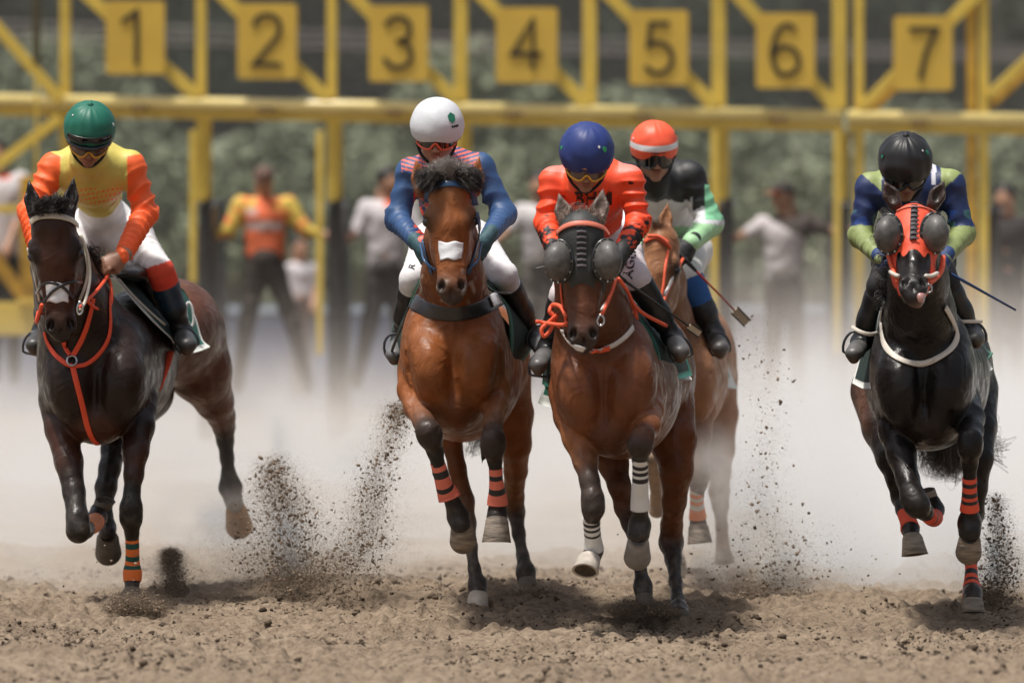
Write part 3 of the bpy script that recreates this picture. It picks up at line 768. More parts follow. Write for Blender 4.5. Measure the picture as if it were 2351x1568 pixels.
def craters(x, y):
    z = np.zeros_like(x)
    for i, (cx, cy) in enumerate(CR):
        m = (np.abs(x - cx) < .3) & (np.abs(y - cy) < .45)
        if not m.any(): continue
        r = np.hypot((x[m] - cx), (y[m] - cy)*.75) / (.075 + .03*math.sin(i*1.7)); q = vnoise(x[m], y[m], .05, 12) + .8; z[m] += -.026*np.exp(-r*r*1.4) + .022*np.exp(-((r - 1.45)/.5)**2)*q
    return z
def ground():
    xs = np.concatenate([-np.geomspace(400, 4.2, 26), np.arange(-3.6, 3.6, .0125), np.geomspace(4.2, 400, 26)])
    ys = np.concatenate([np.linspace(-30, 18, 12), np.linspace(20, 24, 8), np.arange(24.3, 32.5, .017), np.linspace(32.6, 40, 60), np.geomspace(41, 900, 50)])
    X, Y = np.meshgrid(xs, ys, indexing='ij'); Z = relief(X, Y)
    V = np.stack([X, Y, Z], -1).reshape(-1, 3); n, m = len(xs), len(ys)
    i, j = np.meshgrid(np.arange(n-1), np.arange(m-1), indexing='ij'); a = (i*m + j).ravel()
    F = np.stack([a, a + m, a + m + 1, a + 1], 1)
    mt = bpy.data.materials.new('track_sand'); mt.use_nodes = True; nn, l = mt.node_tree.nodes, mt.node_tree.links; b = nn['Principled BSDF']; b.inputs['Roughness'].default_value = .95; b.inputs['Specular IOR Level'].default_value = .2
    tc = nn.new('ShaderNodeTexCoord'); n1 = nn.new('ShaderNodeTexNoise'); n1.inputs['Scale'].default_value = 30; n1.inputs['Detail'].default_value = 8; n1.inputs['Roughness'].default_value = .7
    n2 = nn.new('ShaderNodeTexNoise'); n2.inputs['Scale'].default_value = 1.6; n2.inputs['Detail'].default_value = 4
    cr = nn.new('ShaderNodeValToRGB'); cr.color_ramp.elements[0].position = .30; cr.color_ramp.elements[0].color = (.12, .088, .062, 1); cr.color_ramp.elements[1].position = .62; cr.color_ramp.elements[1].color = (.42, .325, .235, 1)
    e = cr.color_ramp.elements.new(.45); e.color = (.29, .222, .158, 1)
    mx = nn.new('ShaderNodeMix'); mx.data_type = 'RGBA'; mx.blend_type = 'MULTIPLY'; mx.inputs[0].default_value = .5
    c2 = nn.new('ShaderNodeValToRGB'); c2.color_ramp.elements[0].position = .35; c2.color_ramp.elements[0].color = (.6, .57, .55, 1); c2.color_ramp.elements[1].position = .6; c2.color_ramp.elements[1].color = (1, 1, 1, 1)
    l.new(tc.outputs['Object'], n1.inputs['Vector']); l.new(tc.outputs['Object'], n2.inputs['Vector']); l.new(n1.outputs[0], cr.inputs[0]); l.new(n2.outputs[0], c2.inputs[0])
    l.new(cr.outputs[0], mx.inputs[6]); l.new(c2.outputs[0], mx.inputs[7]); l.new(mx.outputs[2], b.inputs['Base Color'])
    bp = nn.new('ShaderNodeBump'); bp.inputs['Strength'].default_value = 1.0; bp.inputs['Distance'].default_value = .03; l.new(n1.outputs[0], bp.inputs['Height']); l.new(bp.outputs[0], b.inputs['Normal'])
    o = mesh_obj('ground', V, F, mt, None, True); tag(o, kind='structure')
ground()
g_ = (1 + 5**.5)/2
ICO = np.array([(-1,g_,0),(1,g_,0),(-1,-g_,0),(1,-g_,0),(0,-1,g_),(0,1,g_),(0,-1,-g_),(0,1,-g_),(g_,0,-1),(g_,0,1),(-g_,0,-1),(-g_,0,1)], float)/1.9
ICF = np.array([(0,11,5),(0,5,1),(0,1,7),(0,7,10),(0,10,11),(1,5,9),(5,11,4),(11,10,2),(10,7,6),(7,1,8),(3,9,4),(3,4,2),(3,2,6),(3,6,8),(3,8,9),(4,9,5),(2,4,11),(6,2,10),(8,6,7),(9,8,1)])
OCT = np.array([(1,0,0),(-1,0,0),(0,1,0),(0,-1,0),(0,0,1),(0,0,-1)], float)
OCF = np.array([(0,2,4),(2,1,4),(1,3,4),(3,0,4),(2,0,5),(1,2,5),(3,1,5),(0,3,5)])
def grains(name, pos, size, m, label=None, cat=None, stretch=1.3, flat=1.0, tint=(.135, .102, .074)):
    pos, size = np.asarray(pos), np.asarray(size); VV, FF, CC = [], [], []; off = 0
    for big in (False, True):
        k = (size > .0035) == big; N = int(k.sum())
        if not N: continue
        base, fc = (ICO, ICF) if big else (OCT, OCF); r = np.random.default_rng(N)
        q, _ = np.linalg.qr(r.normal(size=(N, 3, 3))); sc = r.uniform(.6, 1.1, (N, 1, 3)); sc[:, 0, 0] *= stretch
        v = base[None]*sc*(1 + r.uniform(-.48, .42, (N, len(base), 1)))
        v = np.einsum('nij,nkj->nki', q, v)*size[k][:, None, None]; v[:, :, 2] *= flat
        VV.append((v + pos[k][:, None, :]).reshape(-1, 3)); FF.append((fc[None] + (np.arange(N)*len(base))[:, None, None]).reshape(-1, 3) + off); off += N*len(base)
        CC.append(np.array(tint)[None]*np.repeat(r.uniform(.45, 1.5, N), len(base))[:, None])
    o = mesh_obj(name, np.concatenate(VV), np.concatenate(FF), m, None, False, cols=np.concatenate(CC)); tag(o, label, cat, kind='stuff'); return o
CLOD = mat('clod_earth', rough=.95, attr=True, var=.3, vscale=60, spec=.2)
def clods():
    N = 70000; y = rng.uniform(24.6, 33.0, N); x = rng.uniform(-1, 1, N)*(.085*y); keep = vnoise(x, y, .6, 9) + .8*vnoise(x, y, .16, 10) > .10 + rng.uniform(-.22, .22, N); x, y = x[keep], y[keep]
    s = .0024 + .0024*rng.pareto(2.1, len(x)); s = np.where(s > .022, .008, s); z = relief(x, y) + s*.25
    grains('dirt_clods', np.stack([x, y, z], 1), s, CLOD, 'crumbled dark clods lying on the sandy track', 'dirt', 1.3, .75, (.10, .074, .052))
clods()
# ---- leafy things
def leaf_mat(name, c, var=.35):
    m = mat(name, c, .95, var=var, vscale=3.0, spec=.04); b = m.node_tree.nodes['Principled BSDF']; b.inputs['Transmission Weight'].default_value = 0; b.inputs['Subsurface Weight'].default_value = 0; return m
def leaf_cloud(centres, radii, n, size, r, squash=.8):
    N = n; k = r.integers(0, len(centres), N); d = r.normal(size=(N, 3)); d /= np.linalg.norm(d, axis=1)[:, None]
    rad = r.uniform(.45, 1.05, N)**.6; c = np.array(centres)[k] + d*np.array(radii)[k][:, None]*rad[:, None]*np.array([1, 1, squash])
    a = r.normal(size=(N, 3)); a /= np.linalg.norm(a, axis=1)[:, None]; b = np.cross(a, r.normal(size=(N, 3))); b /= np.linalg.norm(b, axis=1)[:, None]
    s = size*r.uniform(.5, 1.4, N)[:, None]; V = np.stack([c - a*s, c + b*s*.45, c + a*s, c - b*s*.45], 1).reshape(-1, 3)
    return V, (np.arange(N)[:, None]*4 + np.arange(4)[None])
def bushes():
    lm = [leaf_mat('dusty_leaf', (.19, .21, .14), .15), leaf_mat('dusty_leaf_pale', (.215, .235, .16), .15)]; tw = mat('twig', (.10, .075, .05), .9)
    protos = []
    for v in range(3):
        r = np.random.default_rng(40 + v); cs = [(r.normal()*.75, r.normal()*.5, .55 + abs(r.normal())*.75) for _ in range(11)]; rs = [r.uniform(.38, .72) for _ in cs]
        V, F = leaf_cloud(cs, rs, 15000, .055, r); protos.append((V, F, cs, r))
    k = 0; made = {}
    for row, (yy, n, sc) in enumerate(((74, 15, 1.15), (79, 16, 1.5), (84, 15, 1.9))):
        for i in range(n):
            v = (i + row) % 3; x = (-.5 + (i + .5 + .35*math.sin(i*7.3 + row))/n)*yy*.30; loc = (x, yy + 1.2*math.sin(i*3.1), relief(np.array([x]), np.array([float(yy)]))[0] - .1)
            if v not in made:
                V, F, cs, r = protos[v]; o = empty('bush', loc); f = mesh_obj('foliage', V, F, lm[v % 2], None, False); f.parent = o
                mb = MB()
                for c in cs: mb.tube([(c[0]*.1, c[1]*.1, -.1), (c[0]*.5, c[1]*.5, c[2]*.5), c], [.035, .02, .008], 5)
                s = mb.obj('stems', tw); s.parent = o; made[v] = o
            else:
                o = made[v].copy(); COL.objects.link(o)
                for ch in made[v].children: c2 = ch.copy(); COL.objects.link(c2); c2.parent = o
            o.location = loc; z = sc*(.9 + .25*math.sin(i*2.7 + row*1.9)); o.scale = (z*1.1, z, z); o.rotation_euler.z = i*1.7 + row
            tag(o, 'dusty grey green bush out of focus behind the starting gate', 'bush', 'bushes behind the starting gate')
bushes()
def trees():
    lm = [leaf_mat('dark_leaf', (.045, .058, .038), .2), leaf_mat('dark_leaf_olive', (.085, .088, .066), .2)]; bk = mat('bark', (.085, .065, .05), .9, bump=.5, bscale=12)
    made = {}; n = 0
    for row, (yy, cnt) in enumerate(((93, 15), (104, 16))):
        for i in range(cnt):
            v = (i + row) % 3; x = (-.5 + (i + .5 + .3*math.sin(i*5.1 + row*2))/cnt)*yy*.40; loc = (x, yy + 1.5*math.sin(i*2.3), -.1)
            if v not in made:
                r = np.random.default_rng(70 + v); o = empty('tree', loc); cs = [(r.normal()*1.2, r.normal()*1.2, 3.0 + r.uniform(0, 4.6)) for _ in range(20)]; rs = [r.uniform(.6, 1.2) for _ in cs]
                cs += [(r.normal()*1.1, r.normal()*.9, r.uniform(1.2, 3)) for _ in range(8)]; rs += [r.uniform(.5, .95) for _ in range(8)]
                V, F = leaf_cloud(cs, rs, 12000, .14, r); f = mesh_obj('crown', V, F, lm[v % 2], None, False); f.parent = o
                mb = MB(); mb.tube([(0, 0, -.3), (.1, .05, 1.5), (.02, .1, 3.4), (.15, 0, 5.6)], [.24, .18, .13, .05], 8)
                for c in cs[:14]: mb.tube([(.05, .05, c[2]*.5), (c[0]*.5, c[1]*.5, c[2]*.8), c], [.07, .045, .012], 5)
                s = mb.obj('trunk', bk, None, True); s.parent = o; made[v] = o
            else:
                o = made[v].copy(); COL.objects.link(o)
                for ch in made[v].children: c2 = ch.copy(); COL.objects.link(c2); c2.parent = o
            o.location = loc; z = 1.0 + .15*math.sin(i*3.7 + row); o.scale = (z, z, z); o.rotation_euler.z = i*2.1 + row
            tag(o, 'dark leafy tree out of focus high behind the starting gate', 'tree', 'trees behind the starting gate')
trees()
def hills():
    n = 40; V = []
    for j, (yy, z) in enumerate(((108, -.3), (116, 2.5), (128, 7), (150, 14), (190, 22))):
        for i in range(n + 1): x = -70 + 140*i/n; V.append((x, yy + 2*math.sin(i*1.3 + j), z*(1 + .12*math.sin(i*.9 + j))))
    F = [(j*(n+1)+i, j*(n+1)+i+1, (j+1)*(n+1)+i+1, (j+1)*(n+1)+i) for j in range(4) for i in range(n)]
    o = mesh_obj('hillside', V, F, mat('hill_scrub', (.040, .050, .034), .95, var=.35, vscale=.25, bump=.6, bscale=2), None, True); tag(o, kind='structure')
hills()
def bank():
    n = 60; V = []
    for j, (yy, z) in enumerate(((78, -.2), (82, .9), (86, 2.1), (90, 2.9), (96, 3.1))):
        for i in range(n + 1): x = -34 + 68*i/n; V.append((x, yy, z*(1 + .08*math.sin(i*.7 + j)) + .15*math.sin(i*1.9)))
    F = [(j*(n+1)+i, j*(n+1)+i+1, (j+1)*(n+1)+i+1, (j+1)*(n+1)+i) for j in range(4) for i in range(n)]
    o = mesh_obj('grass_bank', V, F, mat('bank_grass', (.18, .20, .135), .95, var=.15, vscale=.8, bump=.8, bscale=6), None, True); tag(o, kind='structure')
bank()
def wires():
    mb = MB()
    for k, (y0, y1) in enumerate(((50, 112), (70, 128), (88, 140))): mb.tube([P(-60, y0, 66), P(1100, (y0+y1)/2 + 4, 66), P(2420, y1, 66)], .010, 5)
    o = mb.obj('overhead_cables', mat('cable_grey', (.20, .18, .17), .6)); tag(o, 'thin grey cables strung across behind the number plates', 'cable')
wires()
# ---- blue barrier
def barrier():
    o = empty('barrier', P(1200, 952, 62), 'long blue barrier with a pale top rail behind the starting gate', 'barrier')
    bl = mat('barrier_blue', (.085, .125, .24), .6, var=.2, vscale=1.5); pl = mat('barrier_rail', (.34, .42, .52), .5)
    for i in range(12):
        x0 = -6.2 + i*1.05; mb = MB(); mb.box((x0, 62, .02), (x0 + 1.02, 62.05, .93)); mb.obj('panel', bl, o); mb = MB(); mb.box((x0 + 1.022, 61.96, .0), (x0 + 1.048, 62.10, .95)); mb.obj('post', pl, o)
    mb = MB(); mb.box((-6.3, 61.95, .952), (6.5, 62.12, 1.01)); mb.obj('top_rail', pl, o)
barrier()
# ---- starting gate
YEL = mat('yellow_paint', (.60, .43, .070), .42, var=.16, vscale=5, bump=.12, bscale=30, coat=.15); YEP = mat('yellow_plate', (.56, .37, .055), .5, var=.10, vscale=3); YEO = mat('yellow_old', (.50, .29, .03), .55, var=.3, vscale=8)
PADB = mat('pad_black', (.022, .021, .020), .5, var=.3, vscale=8, bump=.5, bscale=14, coat=.15); NUMB = mat('numeral_black', (.02, .018, .012), .6)
DIG = {'1': [[(-.22, .30), (.06, .5), (.06, -.5)]],
 '2': [[(-.26, .27), (-.20, .42), (0, .5), (.20, .42), (.26, .25), (.20, .07), (.02, -.16), (-.27, -.5), (.29, -.5)]],
 '3': [[(-.25, .34), (-.12, .47), (.06, .5), (.22, .40), (.24, .22), (.14, .06), (-.03, .02)], [(-.03, .02), (.16, -.02), (.27, -.18), (.24, -.38), (.06, -.5), (-.14, -.47), (-.28, -.32)]],
 '4': [[(.12, -.5), (.12, .5), (-.30, -.20), (.30, -.20)]],
 '5': [[(.22, .5), (-.16, .5), (-.21, .05), (-.04, .12), (.14, .08), (.26, -.08), (.26, -.28), (.14, -.45), (-.06, -.5), (-.27, -.36)]],
 '6': [[(.20, .40), (.04, .5), (-.14, .40), (-.25, .12), (-.27, -.18), (-.18, -.42), (0, -.5), (.19, -.42), (.27, -.22), (.19, -.02), (0, .06), (-.17, -.0), (-.26, -.16)]],
 '7': [[(-.28, .5), (.28, .5), (.06, .05), (-.06, -.5)]]}
def numeral(ch, cx, cy, h, d, parent, w=10.5):
    mb = MB()
    for st in DIG[ch]:
        sm = ch in '2356'; q = spline([list(a) for a in st], 6) if sm else [np.array(a) for a in st]
        if ch in '25': q = [np.array(a) for a in (spline([list(a) for a in st[:8]], 6) + [st[8]] if ch == '2' else [st[0], st[1], st[2]] + spline([list(a) for a in st[2:]], 6)[1:])]
        pts = [P(cx + a[0]*h, cy - a[1]*h, d) for a in q]; hw = w*d/FPX/2; V = []
        for i, p in enumerate(pts):
            a = (pts[i] - pts[i-1]).normalized() if i else (pts[1] - pts[0]).normalized(); b = (pts[i+1] - pts[i]).normalized() if i < len(pts)-1 else a
            t = (a + b).normalized(); nrm_ = Vector((-t.z, 0, t.x)); k = 1 / max(.5, nrm_.dot(Vector((-a.z, 0, a.x))))
            for s_, yy in ((-1, 0), (1, 0), (1, .012), (-1, .012)): V.append(p + nrm_*hw*k*s_ + Vector((0, yy, 0)))
        n = len(pts); F = [(i*4+k, i*4+(k+1) % 4, i*4+4+(k+1) % 4, i*4+4+k) for i in range(n-1) for k in range(4)] + [(3, 2, 1, 0), (n*4-4, n*4-3, n*4-2, n*4-1)]
        mb.add(V, F)
    return mb.obj('numeral', NUMB, parent)
def ybar(x): return 229 + x*.0195
G = 50.0
def pbar(o, name, a, b, w, dy=0.0, th=.06, m=YEL):
    mb = MB(); mb.bar(P(a[0], a[1], G + dy), P(b[0], b[1], G + dy), w*G/FPX, th); q = mb.obj(name, m, o); bev(q); return q
def bev(o, w=.006):
    b = o.modifiers.new('bevel', 'BEVEL'); b.width = w; b.segments = 2; b.limit_method = 'ANGLE'
def plate(o, n, x0, x1, y0, y1, dc):
    mb = MB(); r = 9; pts = []
    for cx, cy, a0 in ((x1-r, y0+r, -90), (x1-r, y1-r, 0), (x0+r, y1-r, 90), (x0+r, y0+r, 180)):
        for k in range(4): a = math.radians(a0 + 30*k); pts.append((cx + r*math.cos(a), cy + r*math.sin(a)))
    m_ = len(pts); V = [P(a, b, G - .14) for a, b in pts] + [P(a, b, G - .14) + Vector((0, .02, 0)) for a, b in pts]
    mb.add(V, [tuple(range(m_)), tuple(range(2*m_-1, m_-1, -1))] + [(k, k+m_, (k+1) % m_+m_, (k+1) % m_) for k in range(m_)]); q = mb.obj('number_plate', YEP, o)
    numeral(n, dc[0], dc[1], 114 if n != '1' else 122, G - .154, q)
def stall_post(o, x, up=25, low=42, lo_pad=True, split=0):
    yb = ybar(x); pbar(o, 'post', (x, -70), (x, yb - 15), up, 0, .08)
    if split: pbar(o, 'post', (x + split, -70), (x + split, yb - 15), 14, .12, .06, YEO)
    pbar(o, 'post', (x, yb + 36), (x, 462 if lo_pad else 1045), low*.55, .05, .08); pbar(o, 'post_flange', (x + low*.36, yb + 37), (x + low*.36, 462 if lo_pad else 1040), low*.42, .12, .05)
def pad(o, x0, x1, y0, y1):
    a, b = P(x0, y0, G + .06), P(x1, y1, G + .06); mb = MB(); mb.box((a.x, G + .06, .12), (b.x, G + 2.7, a.z)); q = mb.obj('padded_partition', PADB, o); bev(q, .035)
    for xx in (x0 + 4, x1 + 3):
        m2 = MB(); c = P(xx, y0 + 14, G + .02); m2.tube([c, c + Vector((0, -.03, 0))], [.020, .013], 8); m2.obj('bolt', STEEL, q)
def crossbar(o, x0, x1):
    mb = MB(); mb.tube([P(x0, ybar(x0), G - .05), P(x1, ybar(x1), G - .05)], .047, 14); mb.obj('top_pipe', mat('yellow_pipe', (.66, .53, .20), .35, var=.12, vscale=4, coat=.4), o, True)
    pbar(o, 'lower_beam', (x0, ybar(x0) + 26), (x1, ybar(x1) + 26), 20, .03, .09)
def latches(o, xs):
    for x in xs: mb = MB(); c = P(x, ybar(x) + 14, G - .12); mb.box((c.x - .06, c.y - .03, c.z - .02), (c.x + .06, c.y + .05, c.z + .025)); q = mb.obj('latch', mat('latch_rust', (.16, .10, .04), .7, var=.4, vscale=20), o); bev(q)
def gates():
    o = empty('starting_gate', P(1050, 1050, G), 'yellow steel starting gate with number plates 1 to 6 and black padded partitions', 'starting gate')
    crossbar(o, -160, 1936)
    for x, lx in ((150, 0), (462, 0), (762, 0), (1058, 12), (1354, 0), (1650, -4), (1927, 0)): stall_post(o, x + 0, 24 if x < 1000 else 32)
    for k in range(6):
        a = [150, 462, 762, 1058, 1354, 1650][k]; b = [462, 762, 1058, 1354, 1650, 1930][k]; pbar(o, 'brace', (a + 6, -52), (b - 6, ybar(b) - 12), 30, -.06, .05)
    for n, x0, x1, y0, y1, dc in (('1', 243, 378, 3, 171, (306, 88)), ('2', 545, 682, 9, 182, (613, 92)), ('3', 847, 983, 13, 188, (913, 98)), ('4', 1139, 1280, 18, 191, (1210, 102)), ('5', 1445, 1580, 24, 196, (1512, 112)), ('6', 1736, 1871, 31, 203, (1804, 115))): plate(o, n, x0, x1, y0, y1, dc)
    for x0, x1 in ((455, 488), (752, 787), (1054, 1088), (1350, 1384), (1652, 1684), (1935, 1950)): pad(o, x0, x1, 455, 1040)
    for x in (443, 734, 1046, 1340, 1640, 1922): pbar(o, 'gate_edge', (x, 300), (x, 650 if x < 500 else 815), 16, -.12, .03)
    latches(o, (320, 610, 905, 1180, 1480, 1790))
    # left end frame
    pbar(o, 'end_brace', (-40, 25), (140, 232), 26, -.08, .05); pbar(o, 'end_brace', (138, 272), (-40, 405), 24, -.08, .05); pbar(o, 'end_post', (150, 262), (150, 330), 26, .02)
    pbar(o, 'end_frame', (72, 405), (72, 690), 52, .3, .05, YEO); pbar(o, 'end_frame', (-40, 480), (44, 480), 18, .28, .05); pbar(o, 'end_frame', (-30, 570), (62, 692), 30, .24, .05, YEO); pbar(o, 'end_beam', (-60, 732), (106, 732), 76, .2, .3)
    pbar(o, 'hanging_rod', (84, -60), (84, 150), 18, -.3, .04, mat('rod_dark', (.06, .05, .02), .6)); pbar(o, 'hanging_rod_end', (84, 152), (84, 520), 7, -.3, .02); pbar(o, 'cross_pipe', (40, 690), (106, 690), 8, .02, .05)
    o2 = empty('starting_gate', P(2150, 1050, G), 'second yellow starting gate unit bolted on at the right, with number plate 7', 'starting gate')
    crossbar(o2, 1946, 2420)
    for x in (1972, 2230, 2258): pbar(o2, 'post', (x, -70), (x, ybar(x) - 15), 22, 0, .08, YEO if x == 2230 else YEL); pbar(o2, 'post', (x, ybar(x) + 37), (x, 1040), 22, .05, .08, YEO if x == 2230 else YEL)
    pbar(o2, 'brace', (1978, 248), (2085, 140), 22, -.06, .05); pbar(o2, 'brace', (1986, 268), (2110, 148), 18, .02, .05, YEO); pbar(o2, 'brace', (2170, 60), (2270, -40), 30, -.06, .05)
    pbar(o2, 'brace', (2268, 222), (2420, 78), 20, -.06, .05); pbar(o2, 'brace', (2274, 244), (2430, 100), 16, .02, .05, YEO)
    plate(o2, '7', 2052, 2187, 37, 208, (2119, 125)); pad(o2, 2268, 2296, 470, 1040); latches(o2, (2110,))
gates()
# ================================================================== bright bay horse in the centre
def horse_bay():
    D = 28.7; F = Field(D, 0.0085)
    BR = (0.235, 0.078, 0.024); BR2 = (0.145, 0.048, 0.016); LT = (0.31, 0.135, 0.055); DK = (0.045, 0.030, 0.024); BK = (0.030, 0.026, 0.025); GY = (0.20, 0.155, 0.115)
    MUZ = (0.055, 0.042, 0.036)
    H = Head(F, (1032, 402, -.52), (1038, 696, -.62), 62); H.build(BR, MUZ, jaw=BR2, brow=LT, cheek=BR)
    ear(F, (968, 440, -.44), (955, 366, -.42), 19, BR, DK); ear(F, (1088, 440, -.44), (1100, 360, -.42), 19, BR, DK)
    Y = (0, 1, 0)
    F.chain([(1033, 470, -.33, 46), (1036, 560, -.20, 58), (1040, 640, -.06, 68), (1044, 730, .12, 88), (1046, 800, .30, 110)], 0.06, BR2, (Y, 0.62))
    # trunk
    F.ell((1041, 830, .16), (108, 150, .34), .10, BR)
    F.ell((1060, 850, .85), (140, 165, .72), .12, BR)
    F.ell((1078, 830, 1.62), (140, 150, .46), .12, BR)
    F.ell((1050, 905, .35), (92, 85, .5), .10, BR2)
    for q in (-1, 1):
        F.ell((1041 + q*53, 846, -.10), (58, 88, .15), .035, BR, rot=q*8)          # breast muscles
        F.ell((1041 + q*76, 800, .10), (42, 105, .24), .06, BR, rot=-q*6)           # shoulder
    F.ell((1041, 770, .0), (22, 60, .10), .05, BR2, cut=False)
    F.ell((1040, 850, -.27), (8, 85, .10), .04, BR2, cut=True)
    for q in (-1, 1): F.ell((1041 + q*104, 850, -.20), (7, 70, .12), .04, BR2, rot=q*10, cut=True)
    F.ell((1040, 935, -.02), (60, 50, .16), .06, BR2)
    # forelegs
    F.chain([(950, 850, .16, 38), (948, 895, .03, 35), (957, 935, -.10, 29), (972, 968, -.22, 23), (983, 990, -.28, 27), (988, 1003, -.27, 27), (999, 1035, -.22, 18), (1010, 1085, -.17, 15), (1025, 1125, -.12, 16), (1042, 1160, -.08, 17), (1051, 1184, -.06, 24), (1057, 1203, -.08, 24)],
            .022, [BR, BR, (0.24,.10,.05), DK, DK, BK, BK, BK, BK, BK, BK])
    F.chain([(1122, 850, .16, 42), (1138, 895, .02, 33), (1137, 935, -.10, 28), (1131, 975, -.22, 22), (1132, 1008, -.30, 26), (1132, 1026, -.29, 27), (1136, 1055, -.24, 16), (1140, 1110, -.20, 14), (1142, 1150, -.16, 15), (1142, 1172, -.15, 20), (1141, 1188, -.17, 25)],
            .022, [BR, BR, (0.26,.11,.05), DK, DK, BK, BK, BK, BK, BK])
    F.cone((1112, 1030, -.24, 10), (1107, 1062, -.22, 3), .015, BK)
    # hind legs
    F.chain([(1010, 880, 1.55, 70), (1022, 940, 1.35, 42), (1034, 1000, 1.15, 26), (1050, 1075, 1.10, 19), (1066, 1150, 1.12, 22), (1074, 1200, 1.08, 18), (1081, 1255, 1.0, 14), (1089, 1305, .92, 13), (1096, 1342, .88, 20), (1098, 1362, .85, 19)],
            .025, [BR, BR, BR2, BR2, (0.15,.085,.05), GY, (0.07,.06,.05), BK, BK])
    F.chain([(1150, 880, 1.65, 74), (1178, 950, 1.62, 46), (1184, 1020, 1.60, 35), (1184, 1080, 1.75, 26), (1178, 1140, 1.90, 24), (1184, 1175, 1.93, 20), (1191, 1225, 1.85, 14), (1200, 1275, 1.78, 13), (1207, 1312, 1.72, 21), (1209, 1330, 1.70, 21)],
            .025, [BR, BR, BR, (0.22,.085,.03), (0.11,.055,.03), DK, BK, BK, BK])
    F.build()
    t = empty('horse', P(1100, 1400, D), 'bright bay racehorse with grey forelock, white nose patch and salmon bandages', 'horse', 'racehorses galloping from the starting gate')
    cm = coat_mat('bay_coat')
    def cf(V, c):
        px, py = proj(V); n = wob(V, 9, 3); n2 = wob(V, 30, 5)
        f = np.clip((n2 - 0.35)*3, 0, 1)*np.exp(-((py - 668)/55)**2)*(np.abs(px - 1040) < 95)     # dried sweat foam round the collar
        c = c*(1 + 0.10*n[:, None]); c = c*(1 - f[:, None]*0.6) + np.array([.55, .48, .42])*f[:, None]*0.6
        return np.clip(dusty(V, H.paint(V, c), .35), 0.004, 1)
    F.obj('body', cm, t, cf); H.eyes(t)
    # hooves
    ground_hoof((1060, 1200, -.09), (1067, 1244, -.16), 27, 33, D, HOOFM, t, flex=True)
    ground_hoof((1141, 1190, -.18), (1140, 1240, -.22), 27, 35, D, HOOFM, t)
    ground_hoof((1098, 1362, .84), (1095, 1400, .80), 23, 29, D, mat('hoof_white', (0.50, 0.44, 0.37), .7, var=.3, vscale=20, bump=.3), t)
    ground_hoof((1210, 1328, 1.68), (1212, 1348, 1.62), 20, 25, D, HOOFD, t)
    # leg bandages
    sal = mat('salmon_wrap', (0.80, 0.20, 0.13), .75, var=.06, bump=.2, bscale=160); blk = mat('black_tape', (0.02, 0.02, 0.022), .5)
    bandage([(1004, 1060, -.19, 17), (1013, 1090, -.17, 18), (1020, 1115, -.145, 20), (1028, 1132, -.12, 25), (1032, 1142, -.115, 27)], D, sal, blk, [(.16, .27), (.47, .58)], t)
    bandage([(1138, 1074, -.225, 16), (1139, 1100, -.21, 16), (1141, 1125, -.19, 19), (1142, 1145, -.17, 23), (1142, 1158, -.165, 24)], D, sal, blk, [(.15, .26), (.42, .54)], t)
    # bridle
    bl = mat('blue_leather', (0.03, 0.09, 0.20), .4, coat=.3); wh = mat('white_tape', (0.78, 0.80, 0.82), .6, var=.05, bump=.3, bscale=30)
    br = strap(F, [(975, 470), (983, 442), (1005, 427), (1033, 423), (1060, 427), (1083, 443), (1090, 472)], 14, bl, 'browband', t, lift=.006)
    strap(F, [(973, 480), (968, 520), (974, 560), (984, 600), (993, 628)], 11, bl, 'cheek_strap', t)
    strap(F, [(1091, 480), (1099, 520), (1093, 560), (1082, 600), (1074, 628)], 11, bl, 'cheek_strap', t)
    patch(F, 1035, 556, 596, 28, wh, 'nose_patch', t)
    cord([(1001, 622, -.50), (975, 600, -.50), (968, 575, -.42), (964, 560, -.38)], 2.8, D, bl, 'rein', t)
    cord([(1072, 622, -.50), (1096, 600, -.50), (1103, 570, -.42), (1106, 556, -.38)], 2.8, D, bl, 'rein', t)
    # breast girth
    bk = mat('black_strap', (0.018, 0.018, 0.02), .35, coat=.4)
    strap(F, [(944, 686), (965, 703), (1000, 716), (1040, 720), (1085, 714), (1120, 700), (1146, 684)], 36, bk, 'breast_girth', t, lift=.006)
    b2 = strap(F, [(1122, 694), (1134, 689), (1146, 682)], 30, wh, 'girth_buckle', t, lift=.014)
    strap(F, [(948, 690), (930, 735, .2), (905, 790, .45), (895, 825, .55)], 7, bk, 'girth_strap', t)
    strap(F, [(1090, 600, .1), (1105, 640, .15), (1130, 670, .2), (1170, 672, .35)], 5, bk, 'girth_strap', t)
    # forelock, grey on top, and mane swept to both sides
    hg = mat('mane_grey', (0.30, 0.27, 0.25), .5, var=.3); hb = mat('mane_black', (0.025, 0.02, 0.018), .45, var=.3)
    ra, ta = [], []
    for i in range(420):
        u = rng.uniform(-1, 1); ra.append(P(1032 + u*46, 402 + abs(u)*18 + rng.uniform(-6, 10), D - .50 + rng.uniform(-.03, .03)))
        ta.append(P(1034 + u*50 + rng.normal()*6, 366 + abs(u)*20 + rng.uniform(-8, 22), D - .48 + rng.uniform(-.1, .1)))
    strands('forelock', ra, ta, hg, t, r=.0028)
    ra, ta = [], []
    for i in range(520):
        s_ = rng.choice((-1, 1)); u = rng.uniform(0.05, 1)
        ra.append(P(1032 + s_*u*40, 398 + rng.uniform(-4, 14), D - .50 + rng.uniform(-.03, .05)))
        ta.append(P(1032 + s_*(44 + u*34) + rng.normal()*5, 396 + rng.uniform(-8, 40), D - .52 + rng.uniform(-.08, .1)))
    strands('mane', ra, ta, hb, t, r=.0028, droop=-.01, wav=.012)
    # saddle and green cloth
    gr = mat('green_cloth', (0.008, 0.028, 0.022), .8, var=.2); ge = mat('green_cloth_edge', (0.05, 0.16, 0.11), .8)
